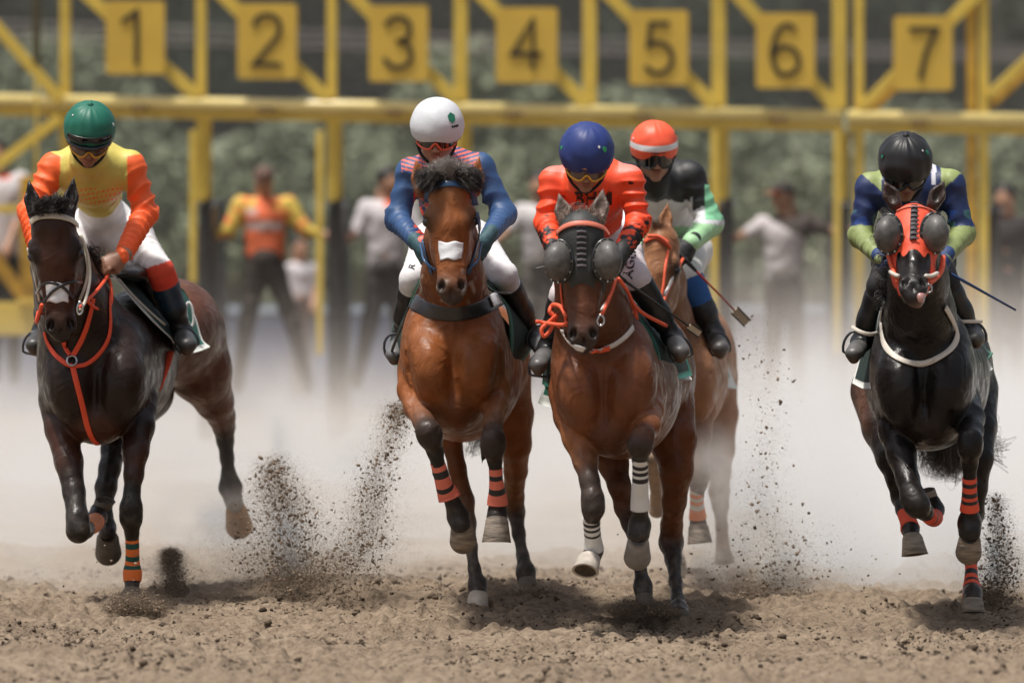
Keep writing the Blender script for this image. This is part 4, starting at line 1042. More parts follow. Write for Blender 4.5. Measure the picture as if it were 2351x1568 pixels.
    sheet([[(1108, 640, .35), (1130, 650, .9), (1150, 660, 1.3)], [(1160, 700, .35), (1185, 705, .85), (1190, 700, 1.3)], [(1172, 775, .35), (1222, 752, .8), (1215, 770, 1.3)], [(1168, 850, .40), (1192, 838, .75), (1238, 776, 1.2)]], D, [gr, ge], 'saddle_cloth', t, border=1)
    sheet([[(965, 640, .35), (955, 650, .9), (950, 660, 1.3)], [(942, 700, .35), (925, 705, .85), (920, 700, 1.3)], [(925, 775, .35), (905, 770, .8), (898, 770, 1.3)], [(928, 855, .40), (912, 840, .75), (900, 826, 1.2)]], D, [gr, ge], 'saddle_cloth', t, border=1)
    sd_ = Field(D, .012); bk3 = (0.02, 0.02, 0.02)
    sd_.ell((1045, 640, .85), (62, 22, .34), .03, bk3); sd_.ell((1045, 622, 1.15), (58, 20, .12), .04, bk3); sd_.obj('saddle', mat('saddle_leather', rough=.35, attr=True, coat=.3), t)
    strap(F, [(1180, 845, .6), (1172, 870, .55), (1162, 905, .5), (1158, 925, .5)], 12, mat('striped_girth', (0.16, 0.035, 0.03), .7), 'girth', t, D)
    ra, ta = [], []
    for i in range(150):
        ra.append(P(1090 + rng.uniform(-10, 10), 800 + rng.uniform(-10, 10), D + 2.05)); ta.append(P(1095 + rng.normal()*22, 960 + rng.uniform(-60, 90), D + 2.35 + rng.normal()*.08))
    strands('tail', ra, ta, hb, t, r=.005, wav=.06, segs=7)
    return F, t
FB, hb_ = horse_bay()
# ---- rider of the bright bay: white helmet, blue silks
NAVY = (0.02, 0.05, 0.17); 
def rider_white():
    D = 28.7
    def fn(V, c):
        px, py = proj(V)
        blue = np.array([.030, .080, .20]); org = np.array([.85, .10, .05]); c = np.tile(blue, (len(V), 1))
        top = (py < 395) & (abs(px - 1010) < 105) & (np.minimum(abs(px - 955), abs(px - 1065)) < 34)
        st = top & (np.sin((px*np.sign(px - 1010)*.35 + py*1.25)*.52) > .1)
        c[st] = org*.8 + .06
        mid = (abs(px - 1022) < 72) & (py > 395); w_ = wob(V, 34, 11)
        c[mid & (w_ > .12)] = org; c[mid & (w_ < -.35)] = (.25, .03, .12)
        cuff = ((px < 975) & (py > 545) & (px > 946)) | ((px > 1105) & (py > 528) & (px < 1136) & (py - 540 > (1118 - px)*.9 - 14))
        c[cuff & (py > 515)] = (.95, .16, .10)
        return c*(1 + .06*wob(V, 12, 2)[:, None])
    S = dict(D=D, label='jockey in white helmet and blue silks, crouched on the bright bay horse', head=(1003, 312, .02), pitch=16, yaw=-2, roll=2,
        sh=[(942, 396, .22, 31), (1102, 386, .22, 32)], el=[(912, 503, .20, 27), (1158, 492, .20, 27)], wr=[(962, 562, -.10, 19), (1120, 545, -.10, 19)],
        hand=[((.6, -.6, -.75), (-.7, -.7, .2)), ((-.55, -.6, -.85), (.75, -.65, .1))], glove=(.03, .09, .11),
        chest=(1022, 420, .28, 66), waist=(1032, 500, .62, 52), pelvis=(1040, 548, .88, 52), hip=[(990, 560, .85, 45), (1090, 556, .85, 45)],
        kn=[(948, 640, .42, 30), (1156, 632, .45, 31)], an=[(922, 775, .72, 19), (1222, 768, .75, 20)], to=[(905, 815, .52, 21), (1242, 800, .55, 20)],
        shirt=(.02, .08, .25), shirtfn=fn, breech=(.74, .73, .74), boot=(.012, .012, .013), boot0=.22, cuff=.3, toecol=(.42, .41, .42), collar=(.8, .1, .05), fold=.010)
    M, r, T = rider(S)
    wh = mat('helmet_white', (.60, .62, .65), .6, var=.03, bump=.1, fold=.35, fscale=3.0)
    h = M.helmet([wh, wh], r, knob=False, seed=3, deep=.0022, peak=False)
    M.emblem(1.0, .70, .36, mat('emblem_green', (.01, .16, .09), .6), h); 
    M.goggles(mat('frame_orange', (.75, .10, .04), .35), mat('lens_dark', (.006, .006, .008), .06, spec=.9), r); M.chinstrap(r); M.eyes(r)
    for k in range(4): M.emblem(1.33, .66 + .085*k, .07, mat('ink_dark', (.02, .02, .03), .6), h, pts=((-.4, .5), (.4, .5), (.4, -.5), (.1, -.5), (.1, .1), (-.1, .1), (-.1, -.5), (-.4, -.5)), name='helmet_letter')
    text_on(LEGS[-1], 'R', 946, 612, 20, D, mat('ink_dark'), 'leg_lettering', r, ang=-75, lift=.005)
    stirrup(D, (908, 800, .62), 26, 34, hb_, -12); stirrup(D, (1236, 780, .62), 26, 34, hb_, 10)
rider_white()
# ================================================================== dark horse on the left
def horse_dark():
    D = 29.7; F = Field(D, 0.0088)
    DB = (0.022, 0.012, 0.009); RB = (0.062, 0.023, 0.013); BK = (0.014, 0.011, 0.010); MZ = (0.022, 0.017, 0.016); BR = (0.11, 0.042, 0.022)
    H = Head(F, (119, 482, -.52), (143, 788, -.50), 62, yaw=-3); H.build(RB, MZ, jaw=DB, brow=DB, cheek=DB)
    ear(F, (78, 492, -.45), (66, 412, -.42), 18, BK, DB); ear(F, (158, 490, -.43), (170, 406, -.40), 18, BK, DB)
    Y = (0, 1, 0)
    F.chain([(126, 540, -.33, 50), (140, 610, -.18, 64), (165, 690, -.05, 80), (195, 770, .12, 100), (214, 840, .32, 118)], .06, DB, (Y, .62))
    F.ell((220, 870, .20), (124, 145, .36), .10, DB)
    F.ell((292, 840, .85), (112, 140, .72), .12, DB)
    F.ell((402, 765, 1.60), (112, 125, .44), .10, BR)
    F.ell((318, 745, 1.0), (78, 78, .7), .12, DB)
    for q in (-1, 1):
        F.ell((220 + q*56, 885, -.09), (60, 92, .15), .035, DB, rot=q*6); F.ell((220 + q*82, 840, .12), (40, 110, .24), .06, DB, rot=-q*5)
    F.ell((222, 900, -.30), (7, 80, .08), .05, DB, cut=True)
    F.ell((225, 965, .0), (66, 56, .18), .06, RB)
    # folded left foreleg, standing right foreleg
    F.chain([(128, 920, .16, 40), (142, 985, .04, 38), (158, 1060, -.06, 32), (170, 1130, -.14, 25), (178, 1190, -.22, 25), (180, 1218, -.24, 27), (196, 1216, -.14, 19), (212, 1208, .02, 15), (219, 1200, .12, 16), (224, 1188, .20, 21), (224, 1172, .24, 18)], .022,
            [DB, RB, DB, BK, BK, BK, BK, BK, BK, BK])
    F.chain([(322, 920, .16, 42), (318, 980, .04, 36), (311, 1035, -.03, 30), (307, 1090, -.07, 22), (303, 1130, -.09, 18), (301, 1165, -.11, 25), (301, 1190, -.10, 25), (303, 1225, -.07, 15), (304, 1290, -.03, 13), (304, 1325, -.02, 18), (303, 1350, -.05, 17)], .022,
            [DB, DB, RB, BK, BK, BK, BK, BK, BK, BK])
    # hind legs
    F.chain([(330, 900, 1.5, 70), (290, 970, 1.1, 42), (262, 1030, .85, 29), (252, 1075, .78, 24), (243, 1120, .74, 24), (240, 1150, .72, 18), (243, 1185, .68, 15), (246, 1210, .64, 19), (247, 1222, .60, 20)], .025, [DB, DB, BK, BK, BK, BK, BK, BK])
    F.chain([(430, 775, 1.62, 90), (458, 850, 1.66, 74), (492, 920, 1.80, 44), (508, 955, 1.90, 31), (514, 978, 1.96, 25), (517, 1010, 2.0, 19), (521, 1050, 2.02, 15), (525, 1090, 2.05, 16), (529, 1118, 2.06, 26), (534, 1142, 2.02, 19), (540, 1162, 1.98, 22)], .025,
            [BR, BR, BR, RB, BK, BK, BK, BK, BK, (0.4, .35, .3)])
    F.build()
    t = empty('horse', P(250, 1380, D), 'nearly black racehorse with cream browband and orange breastplate, one hind leg flung out', 'horse', 'racehorses galloping from the starting gate')
    def cf(V, c):
        n2 = wob(V, 26, 5); px, py = proj(V); c = c*(1 + .12*wob(V, 9, 3)[:, None])
        f = np.clip((n2 - .45)*4, 0, 1)*np.exp(-((py - 1000)/30)**2)*np.exp(-((px - 245)/40)**2)
        g = np.clip((wob(V, 14, 8) + .15)*2, 0, 1)*np.exp(-((py - 830)/70)**2)*np.exp(-((px - 470)/50)**2)      # dust clinging to the wet flank
        c = c + np.array([.30, .26, .22])*f[:, None]*.35 + np.array([.30, .24, .21])*g[:, None]*.30
        return np.clip(dusty(V, H.paint(V, c), .30), .004, 1)
    F.obj('body', coat_mat('dark_coat', .36, .3), t, cf); H.eyes(t)
    ground_hoof((224, 1176, .25), (230, 1148, .16), 19, 26, D, HOOFD, t, front=(0, .3, -1))
    ground_hoof((303, 1352, -.06), (303, 1384, -.10), 22, 27, D, HOOFD, t)
    ground_hoof((247, 1222, .60), (246, 1272, .52), 27, 32, D, HOOFD, t, flex=True)
    ground_hoof((542, 1158, 1.96), (553, 1210, 1.93), 26, 33, D, mat('hoof_amber', (.42, .22, .09), .6, var=.3, vscale=12), t, flex=True)
    org = mat('orange_wrap', (.90, .20, .035), .7, var=.06, bump=.2, bscale=160); grn = mat('green_stripe', (.012, .09, .07), .7); sal = mat('peach_wrap', (.90, .33, .16), .75, var=.06)
    bandage([(303, 1229, -.065, 16), (304, 1260, -.05, 16), (304, 1290, -.03, 17), (304, 1312, -.025, 22), (304, 1334, -.03, 21)], D, org, grn, [(.12, .23), (.34, .45), (.56, .67)], t)
    bandage([(203, 1212, -.08, 18), (213, 1205, .02, 20), (220, 1197, .11, 21)], D, sal, sal, [], t)
    cream = mat('cream_strap', (.60, .54, .44), .5, var=.12, bump=.2); bk = mat('black_leather', (.015, .014, .014), .35, coat=.4)
    strap(F, [(67, 522), (78, 506), (97, 498), (120, 497), (145, 500), (165, 508), (176, 520)], 14, cream, 'browband', t, lift=.006)
    strap(F, [(68, 528), (66, 570), (76, 610), (86, 650), (93, 690)], 9, cream, 'cheek_strap', t)
    strap(F, [(183, 530), (192, 575), (198, 620), (192, 660), (180, 690)], 9, cream, 'cheek_strap', t)
    cord([(186, 540, -.45), (202, 590, -.42), (206, 640, -.42), (196, 690, -.5), (184, 712, -.55)], 4, D, cream, 'cheek_cord', t)
    wh = mat('white_tape', (.78, .80, .82), .6)
    patch(F, 132, 650, 694, 27, wh, 'nose_patch', t, seed=2)
    strap(F, [(88, 672), (98, 655), (118, 648), (145, 660), (168, 690)], 7, bk, 'noseband', t, lift=.008)
    strap(F, [(182, 648), (160, 648), (140, 655), (120, 672), (104, 696)], 7, bk, 'noseband', t, lift=.011)
    red = mat('red_orange_webbing', (.80, .085, .03), .6, var=.08)
    ringp = [(165 + 11*math.sin(a), 828 - 11*math.cos(a)) for a in np.linspace(0, 6.283, 13)]
    cord([F.hit(*q) is not None and (q[0], q[1], F.hit(*q)[1] - D - .015) for q in ringp], 2.5, D, STEEL, 'breastplate_ring', t)
    strap(F, [(104, 762), (112, 790), (132, 820), (155, 838), (166, 841)], 11, red, 'breastplate', t)
    strap(F, [(168, 842), (195, 838), (225, 815), (247, 780), (252, 740), (250, 700), (252, 660)], 10, red, 'breastplate', t)
    strap(F, [(166, 840), (174, 875), (188, 930), (200, 975), (212, 1005), (224, 1018)], 13, red, 'breastplate', t)
    strap(F, [(162, 818), (152, 800), (146, 784)], 10, red, 'breastplate', t)
    strap(F, [(168, 818), (182, 790), (196, 750), (207, 700), (209, 685)], 12, red, 'martingale', t, lift=.012)
    cord([(183, 706, -.55), (200, 690, -.45), (222, 668, -.30), (240, 645, -.12), (248, 632, -.05)], 4.5, D, red, 'rein', t)
    cord([(200, 690, -.40), (215, 705, -.25), (235, 712, -.15), (250, 706, -.10), (256, 690, -.08), (255, 660, -.06), (250, 640, -.04)], 4, D, red, 'rein', t)
    cord([(96, 700, -.55), (84, 740, -.3), (92, 700, -.1), (110, 620, 0.0)], 4.5, D, red, 'rein', t)
    cord([(183, 692, -.58), (190, 702, -.58), (189, 716, -.58), (181, 722, -.58), (177, 710, -.58), (183, 692, -.58)], 2.4, D, STEEL, 'bit_ring', t)
    strap(F, [(392, 808, .55), (384, 840, .5), (372, 870, .45), (362, 896, .42)], 15, red, 'girth', t, D)
    # forelock and mane
    hb = mat('mane_black', (.025, .02, .018), .45, var=.3)
    ra, ta = [], []
    for i in range(160):
        u = rng.uniform(-1, 1); ra.append(P(118 + u*32, 474 + rng.uniform(-14, 6), D - .45)); ta.append(P(116 + u*40 + rng.normal()*4, 474 + rng.uniform(-20, 18), D - .54 + rng.uniform(-.04, .03)))
    strands('forelock', ra, ta, hb, t, r=.0035, wav=.02)
    ra, ta = [], []
    for i in range(70):
        u = rng.uniform(0, 1); ra.append(P(205 + u*20, 570 + u*60, D - .18 + u*.2)); ta.append(P(216 + u*22 + rng.normal()*4, 590 + u*60 + rng.normal()*10, D - .1 + u*.2))
    strands('mane', ra, ta, hb, t, r=.004, wav=.02)
    # saddle cloths
    gr = mat('green_cloth'); ge = mat('white_edge', (.62, .64, .60), .8); g2 = mat('green_satin', (.015, .12, .085), .55, var=.15, bump=.2)
    sheet([[(262, 634, .25), (310, 634, .7), (370, 645, 1.1)], [(304, 686, .25), (350, 696, .6), (392, 700, 1.0)], [(352, 738, .28), (392, 760, .55), (410, 765, .9)], [(392, 775, .38), (406, 800, .6), (420, 815, .85)]], D, [gr, ge], 'saddle_cloth', t, border=1)
    sheet([[(392, 655, .85), (418, 664, .95), (434, 688, 1.05)], [(404, 705, .82), (432, 715, .92), (450, 735, 1.0)], [(418, 760, .80), (444, 770, .88), (464, 780, .96)], [(436, 812, .78), (460, 806, .84), (482, 797, .92)]], D, [g2, ge], 'number_cloth', t, border=2)
    b = mat('white_paint', (.75, .76, .74), .6)
    cord([(436 + 8*math.cos(a) + 3*math.sin(a), 722 + 27*math.sin(a), .84) for a in np.linspace(0, 6.283, 15)], 3.2, D, b, 'cloth_number', t)
    strap(F, [(272, 640, .25), (300, 672, .27), (340, 712, .29), (378, 745, .35)], 5, mat('rope_edge', (.45, .43, .38), .8), 'cloth_piping', t, D)
    sd_ = Field(D, .012); sd_.ell((300, 628, .55), (52, 22, .30), .03, (.02,)*3); sd_.ell((280, 610, .45), (22, 16, .06), .03, (.55, .53, .48)); sd_.cone((330, 640, .6, 24), (400, 775, .62, 10), .03, (.02, .014, .01), ((1, 0, 0), 1.6)); sd_.obj('saddle', mat('saddle_leather', rough=.35, attr=True, coat=.3), t)
    stirrup(D, (78, 795, .55), 25, 34, t, 12); stirrup(D, (428, 785, .50), 27, 34, t, -28)
    return F, t
FA, ha_ = horse_dark()
def rider_green():
    D = 29.7; YEL = np.array([.62, .52, .12]); ORG = np.array([.95, .14, .03])
    def fn(V, c):
        px, py = proj(V); side = (px < 140 - (py - 340)*.05) & (py > 342 + (px - 100)*.45)
        side |= (px > 292) & (py > 358 - (px - 300)*.2)
        side |= (px > 255) & (py > 500)
        c = np.where(side[:, None], ORG, YEL)
        u = (np.abs(px - 235) < 62) & (py > 432) & (py < 468)
        ln = u & (np.sin(px*.62 + 2*np.sin(py*.2)) + np.sin(py*.55 + px*.1) > 1.0); c[ln] = ORG*.9
        return c*(1 + .05*wob(V, 12, 4)[:, None])
    def bf(V, c):
        px, py = proj(V); r = (py > 606 - (px - 365)*.35) & (px > 322); c[r] = (.70, .07, .03)
        return c
    S = dict(D=D, label='jockey in green helmet and yellow and orange silks, bare hand on orange reins', head=(205, 316, .0), pitch=30, yaw=4, roll=2, skin=(.30, .15, .095),
        sh=[(122, 384, .25, 31), (300, 380, .25, 32)], el=[(72, 488, .18, 29), (334, 486, .28, 28)], wr=[(88, 575, -.08, 20), (282, 588, -.02, 19)],
        hand=[((.5, -.5, -.8), (-.7, -.7, .2)), ((-.80, -.45, -.40), (.25, -.80, .55))], glove=(.02, .02, .02), bare=(0, 1),
        chest=(214, 405, .30, 70), waist=(226, 442, .50, 52), pelvis=(238, 515, .90, 56), hip=[(190, 545, .80, 46), (300, 545, .75, 48)],
        kn=[(120, 650, .45, 30), (368, 622, .42, 31)], an=[(98, 760, .62, 20), (418, 762, .55, 20)], to=[(78, 792, .42, 21), (430, 792, .35, 24)],
        shirt=tuple(YEL), shirtfn=fn, sleeve=tuple(ORG), breech=(.74, .72, .72), breechfn=bf, sock=(.72, .06, .03), boot=(.012, .012, .013), boot_top=(.015, .05, .09), boot0=.26, cuff=.22, toecol=(.16, .155, .15))
    M, r, T = rider(S); g = mat('helmet_green_satin', (.008, .13, .085), .52, var=.05, fold=1.0, fscale=3.2)
    h = M.helmet([g, g], r, seed=5, deep=.006)
    M.emblem(1.15, 1.25, .12, mat('emblem_white', (.7, .72, .7), .6), h); M.emblem(.75, -1.1, .07, mat('emblem_white'), h)
    M.goggles(mat('frame_yellow', (.75, .36, .03), .35), mat('lens_amber', (.10, .055, .04), .08, spec=.8), r, yc=-.03); M.goggles(mat('frame_black', (.012,)*3, .3), mat('lens_dark'), r, ontop=True, hh=.10, wide=52); M.chinstrap(r); M.eyes(r)
rider_green()
# ================================================================== brown horse in black hood
def cup(D, c, rx, ry, depth, parent, yaw, m, rim):
    """half-dome blinker of perforated leather with a studded rim; c (px,py,dy)"""
    sc = (D + c[2]) / FPX; R = Matrix.Rotation(math.radians(yaw), 3, 'Z'); o = np.array(P(c[0], c[1], D + c[2])); V = []; n, k = 24, 7
    f = lambda x, y, z: o + np.array(R @ Vector((x, -z, y)))
    for i in range(k + 1):
        a = math.pi/2*i/k
        for j in range(n):
            p = 2*math.pi*j/n; ex = .92
            V.append(f(rx*sc*math.cos(a)**ex*math.cos(p) if i < k else 0, ry*sc*(math.cos(a)**ex if i < k else 0)*math.sin(p), depth*math.sin(a)))
    F = [(i*n+j, i*n+(j+1) % n, (i+1)*n+(j+1) % n, (i+1)*n+j) for i in range(k) for j in range(n)]; F.append(tuple(range(n))[::-1])
    o_ = mesh_obj('blinker', V, F, m, parent, True)
    mb = MB(); mb.tube([f(rx*sc*1.03*math.cos(2*math.pi*j/n), ry*sc*1.03*math.sin(2*math.pi*j/n), .002) for j in range(n + 1)], .007, 6, cap=False); mb.obj('rim', rim, o_, True)
    mb = MB()
    for j in range(0, n, 2):
        a = f(rx*sc*1.03*math.cos(2*math.pi*j/n), ry*sc*1.03*math.sin(2*math.pi*j/n), .008); b = a + np.array(R @ Vector((0, -.005, 0))); mb.tube([a, b], .0045, 6)
    mb.obj('stud', STEEL, o_); return o_
def mesh_leather():
    m = mat('perforated_leather', (.085, .080, .074), .5, var=.5, vscale=30, coat=.12)
    n, l = m.node_tree.nodes, m.node_tree.links
    v = n.new('ShaderNodeTexVoronoi'); v.inputs['Scale'].default_value = 260; tc = [q for q in n if q.type == 'TEX_COORD'][0]; b = n.new('ShaderNodeBump'); b.inputs['Strength'].default_value = .5; b.inputs['Distance'].default_value = .002
    l.new(tc.outputs['Object'], v.inputs['Vector']); l.new(v.outputs['Distance'], b.inputs['Height']); l.new(b.outputs[0], n['Principled BSDF'].inputs['Normal']); return m
MESHL = mesh_leather(); RIMB = mat('rim_black', (.015, .015, .015), .35, coat=.4)
def horse_hooded():
    D = 28.0; F = Field(D, 0.0085)
    BR = (.165, .056, .022); BR2 = (.10, .036, .017); LT = (.30, .115, .045); DK = (.045, .030, .024); BK = (.026, .022, .021); MZ = (.045, .034, .030)
    H = Head(F, (1334, 500, -.52), (1340, 808, -.60), 62); H.build(BR2, MZ, jaw=BR2, brow=BR2, cheek=BR2)
    EG = (.17, .13, .11)
    ear(F, (1300, 512, -.44), (1283, 445, -.42), 20, EG, DK); ear(F, (1375, 505, -.44), (1384, 434, -.42), 20, EG, DK)
    Y = (0, 1, 0)
    F.chain([(1336, 560, -.33, 50), (1345, 640, -.18, 66), (1360, 720, -.04, 82), (1376, 800, .14, 96), (1384, 870, .34, 112)], .06, BR2, (Y, .62))
    F.ell((1391, 890, .18), (108, 150, .34), .10, BR); F.ell((1425, 890, .88), (140, 165, .72), .12, BR); F.ell((1462, 860, 1.62), (136, 160, .46), .12, BR)
    for q in (-1, 1):
        F.ell((1388 + q*54, 900, -.09), (58, 95, .15), .035, BR, rot=q*7); F.ell((1390 + q*75, 860, .10), (40, 110, .24), .06, BR, rot=-q*5)
    F.ell((1384, 930, -.30), (6, 85, .08), .05, BR2, cut=True); F.ell((1400, 990, .0), (66, 58, .18), .06, BR2)
    F.chain([(1300, 900, .16, 42), (1312, 955, .06, 40), (1328, 1005, -.03, 36), (1344, 1060, -.10, 27), (1354, 1105, -.15, 22), (1361, 1145, -.18, 25), (1362, 1168, -.18, 25), (1358, 1195, -.14, 17), (1361, 1235, -.09, 14), (1364, 1262, -.05, 20), (1357, 1280, -.07, 23)], .022,
            [BR, BR, LT, DK, DK, DK, BK, BK, BK, BK])
    F.chain([(1474, 900, .16, 46), (1488, 945, .02, 36), (1486, 980, -.16, 29), (1474, 1003, -.27, 26), (1470, 1022, -.28, 28), (1470, 1050, -.22, 18), (1470, 1110, -.17, 15), (1470, 1165, -.12, 16), (1469, 1205, -.08, 24), (1466, 1226, -.10, 26)], .022,
            [BR, LT, BR, DK, BK, BK, BK, BK, BK])
    F.chain([(1400, 940, 1.5, 66), (1402, 1010, 1.3, 46), (1408, 1065, 1.15, 34), (1422, 1115, 1.10, 25), (1436, 1165, 1.14, 24), (1448, 1200, 1.10, 20), (1460, 1250, 1.02, 14), (1470, 1300, .95, 12.5), (1476, 1345, .90, 20), (1479, 1366, .88, 20)], .025,
            [BR, BR, BR2, BR2, (.09, .04, .025), BK, BK, BK, BK])
    F.chain([(1520, 940, 1.5, 78), (1545, 1010, 1.40, 54), (1553, 1080, 1.35, 38), (1548, 1150, 1.45, 27), (1542, 1205, 1.55, 24), (1541, 1245, 1.58, 27), (1546, 1285, 1.50, 18), (1551, 1335, 1.38, 14), (1556, 1378, 1.28, 15), (1559, 1400, 1.20, 20), (1561, 1412, 1.12, 22)], .025,
            [BR, BR, BR, BR, BR2, DK, BK, BK, BK, BK])
    F.build()
    t = empty('horse', P(1430, 1420, D), 'brown racehorse in black hood with round mesh blinkers, white bandages on its forelegs', 'horse', 'racehorses galloping from the starting gate')
    def cf(V, c):
        c = c*(1 + .12*wob(V, 9, 3)[:, None]); px, py = proj(V)
        return np.clip(dusty(V, H.paint(V, c), .35), .004, 1)
    F.obj('body', coat_mat('brown_coat', .36, .22), t, cf)
    # hood: a fabric shell over the skull with the nose left free
    K = Field(D, .008); HK = Head(K, (1334, 500, -.52), (1340, 808, -.60), 65); hc = (.030, .032, .030)
    HK.ell((0, .12, -.14), (.165, .20, .165), .05, hc); HK.cone((0, .10, -.115), (0, .37, -.10), .125, .128, .06, hc, (tuple(HK.lat), .9 / HK.ls)); HK.cone((0, .36, -.13), (0, .50, -.11), .128, .112, .06, hc)
    for q in (-1, 1): HK.ell((q*.13, .325, -.115), (.085, .10, .095), .05, hc); HK.ell((q*.11, .42, -.24), (.068, .16, .15), .07, hc)
    HK.ell((0, .66, -.02), (.100, .155, .30), .03, hc, cut=True)
    K.obj('hood', CLOTH('hood_cloth', rough=.6), t)
    ml = mat('hood_stripe', (.07, .055, .065), .6)
    for k in range(9): strap(K, [(1324, 508 + k*13), (1335, 506 + k*13), (1346, 508 + k*13)], 6, ml, 'hood_lacing', t, lift=.002)
    cup(D, (1284, 600, -.54), 33, 47, .085, t, -24, MESHL, RIMB); cup(D, (1392, 598, -.54), 34, 47, .085, t, 24, MESHL, RIMB)
    cord([(1252, 612, -.6), (1240, 614, -.6), (1227, 617, -.6)], 1.3, D, RIMB, 'blinker_strap_end', t)
    # hooves and bandages
    ground_hoof((1354, 1280, -.10), (1346, 1318, -.26), 27, 33, D, mat('hoof_pale', (.46, .41, .35), .7, var=.3, vscale=20, bump=.3), t, front=(-.2, -1, .5), frog=True)
    ground_hoof((1465, 1232, -.12), (1463, 1282, -.17), 27, 33, D, mat('hoof_grey', (.26, .24, .22), .7, var=.3, vscale=20, bump=.3), t, flex=True)
    ground_hoof((1479, 1364, .87), (1480, 1388, .84), 20, 24, D, HOOFD, t); ground_hoof((1561, 1406, 1.12), (1564, 1426, 1.04), 22, 27, D, HOOFD, t)
    wh = mat('white_wrap', (.74, .73, .70), .75, var=.05, bump=.25, bscale=120); bk = mat('black_tape', (.02, .02, .022), .5)
    bandage([(1470, 1044, -.235, 19), (1470, 1075, -.20, 18.5), (1470, 1106, -.175, 19), (1469, 1138, -.14, 20.5), (1470, 1168, -.12, 23)], D, wh, bk, [(.15, .22), (.28, .35), (.41, .48)], t)
    bandage([(1358, 1186, -.15, 21), (1359, 1210, -.125, 19.5), (1361, 1235, -.09, 20), (1363, 1260, -.06, 24)], D, wh, bk, [(.14, .22), (.30, .38), (.46, .54)], t)
    red = mat('orange_webbing', (.80, .12, .05), .6, var=.08); sal = mat('coral_strap', (.62, .17, .11), .5); clr = mat('white_webbing', (.66, .63, .60), .6)
    strap(K, [(1276, 545), (1290, 527), (1310, 517), (1335, 514), (1362, 517), (1385, 527), (1396, 543)], 12, sal, 'browband', t, lift=.006)
    strap(F, [(1290, 650), (1293, 690), (1300, 725), (1302, 748)], 8, red, 'cheek_strap', t)
    cord([(1415, 635, -.42), (1405, 668, -.48), (1392, 700, -.55), (1380, 726, -.56)], 4.5, D, red, 'cheek_strap', t)
    cord([(1412, 645, -.44), (1400, 680, -.50), (1380, 712, -.57)], 3, D, clr, 'cheek_cord', t)
    cord([(1378, 722, -.58), (1386, 730, -.58), (1386, 742, -.58), (1378, 748, -.58), (1371, 738, -.58), (1378, 722, -.58)], 2.4, D, STEEL, 'bit_ring', t)
    # knotted reins on the left
    cord([(1230, 738, -.2), (1255, 742, -.2), (1290, 746, -.35), (1302, 742, -.5)], 4.5, D, red, 'rein', t)
    cord([(1300, 728, -.5), (1288, 705, -.35), (1270, 700, -.2), (1262, 715, -.2), (1275, 730, -.2), (1262, 760, -.2), (1248, 772, -.2), (1244, 755, -.2), (1258, 742, -.2), (1280, 722, -.22)], 5, D, red, 'rein_knot', t)
    cord([(1420, 640, -.3), (1440, 668, -.15), (1456, 700, -.05), (1480, 722, .05), (1530, 748, .2)], 4.5, D, red, 'rein', t)
    # breast collar: white band with orange pieces, and the forked straps at the shoulder
    strap(F, [(1292, 756), (1305, 782), (1330, 799), (1362, 803), (1400, 795), (1435, 772), (1458, 742), (1470, 715)], 14, clr, 'breast_collar', t)
    strap(F, [(1358, 803), (1378, 801), (1398, 796)], 15, red, 'breast_collar_patch', t, lift=.009)
    strap(F, [(1290, 750), (1278, 740), (1272, 735)], 9, red, 'breast_collar_patch', t, lift=.009)
    strap(F, [(1418, 655, .0), (1436, 680, .02), (1455, 705, .05), (1462, 735, .05)], 10, red, 'shoulder_strap', t, D)
    # mane, saddle, cloth
    hb = mat('mane_black'); ra, ta = [], []
    for i in range(110):
        u = rng.uniform(-1, 1); ra.append(P(1337 + u*44, 500 + abs(u)*8, D - .42)); ta.append(P(1337 + u*52 + rng.normal()*4, 484 + abs(u)*16 + rng.uniform(-12, 8), D - .44 + rng.uniform(-.05, .03)))
    strands('forelock', ra, ta, mat('mane_tan', (.34, .25, .20), .5, var=.3), t, r=.003)
    gr = mat('green_cloth'); ge = mat('white_edge'); g2 = mat('green_satin')
    sheet([[(1440, 700, .35), (1465, 700, .9), (1490, 710, 1.3)], [(1475, 740, .30), (1505, 745, .8), (1520, 750, 1.2)], [(1505, 800, .28), (1545, 805, .7), (1565, 800, 1.1)], [(1518, 872, .30), (1556, 870, .62), (1588, 862, 1.0)]], D, [gr, g2], 'saddle_cloth', t, border=1)
    sheet([[(1530, 840, .8), (1550, 845, 1.0), (1570, 845, 1.15)], [(1535, 878, .8), (1560, 874, 1.0), (1588, 872, 1.12)]], D, [g2, ge], 'number_cloth', t, border=2)
    sheet([[(1290, 740, .30), (1280, 740, .8), (1275, 745, 1.2)], [(1283, 770, .26), (1265, 780, .7), (1262, 790, 1.1)], [(1276, 830, .24), (1256, 838, .6), (1250, 840, 1.0)], [(1284, 905, .28), (1262, 890, .55), (1246, 882, .9)]], D, [gr, g2], 'saddle_cloth', t, border=1)
    sheet([[(1284, 872, .42), (1266, 872, .6), (1256, 872, .8)], [(1292, 928, .45), (1262, 934, .62), (1236, 926, .8)]], D, [g2, ge], 'number_cloth', t, border=2)
    sd_ = Field(D, .012); sd_.ell((1405, 690, .80), (60, 22, .32), .03, (.02,)*3); sd_.ell((1440, 660, .6), (20, 26, .07), .03, (.55, .53, .50)); sd_.obj('saddle', mat('saddle_leather', rough=.35, attr=True, coat=.3), t)
    strap(F, [(1530, 880, .5), (1524, 905, .45), (1516, 935, .42)], 12, mat('pink_girth', (.35, .12, .11), .7), 'girth', t, D)
    ra, ta = [], []
    for i in range(120): ra.append(P(1475 + rng.uniform(-10, 10), 820, D + 2.1)); ta.append(P(1462 + rng.normal()*18, 980 + rng.uniform(-60, 60), D + 2.4 + rng.normal()*.08))
    strands('tail', ra, ta, hb, t, r=.005, wav=.06)
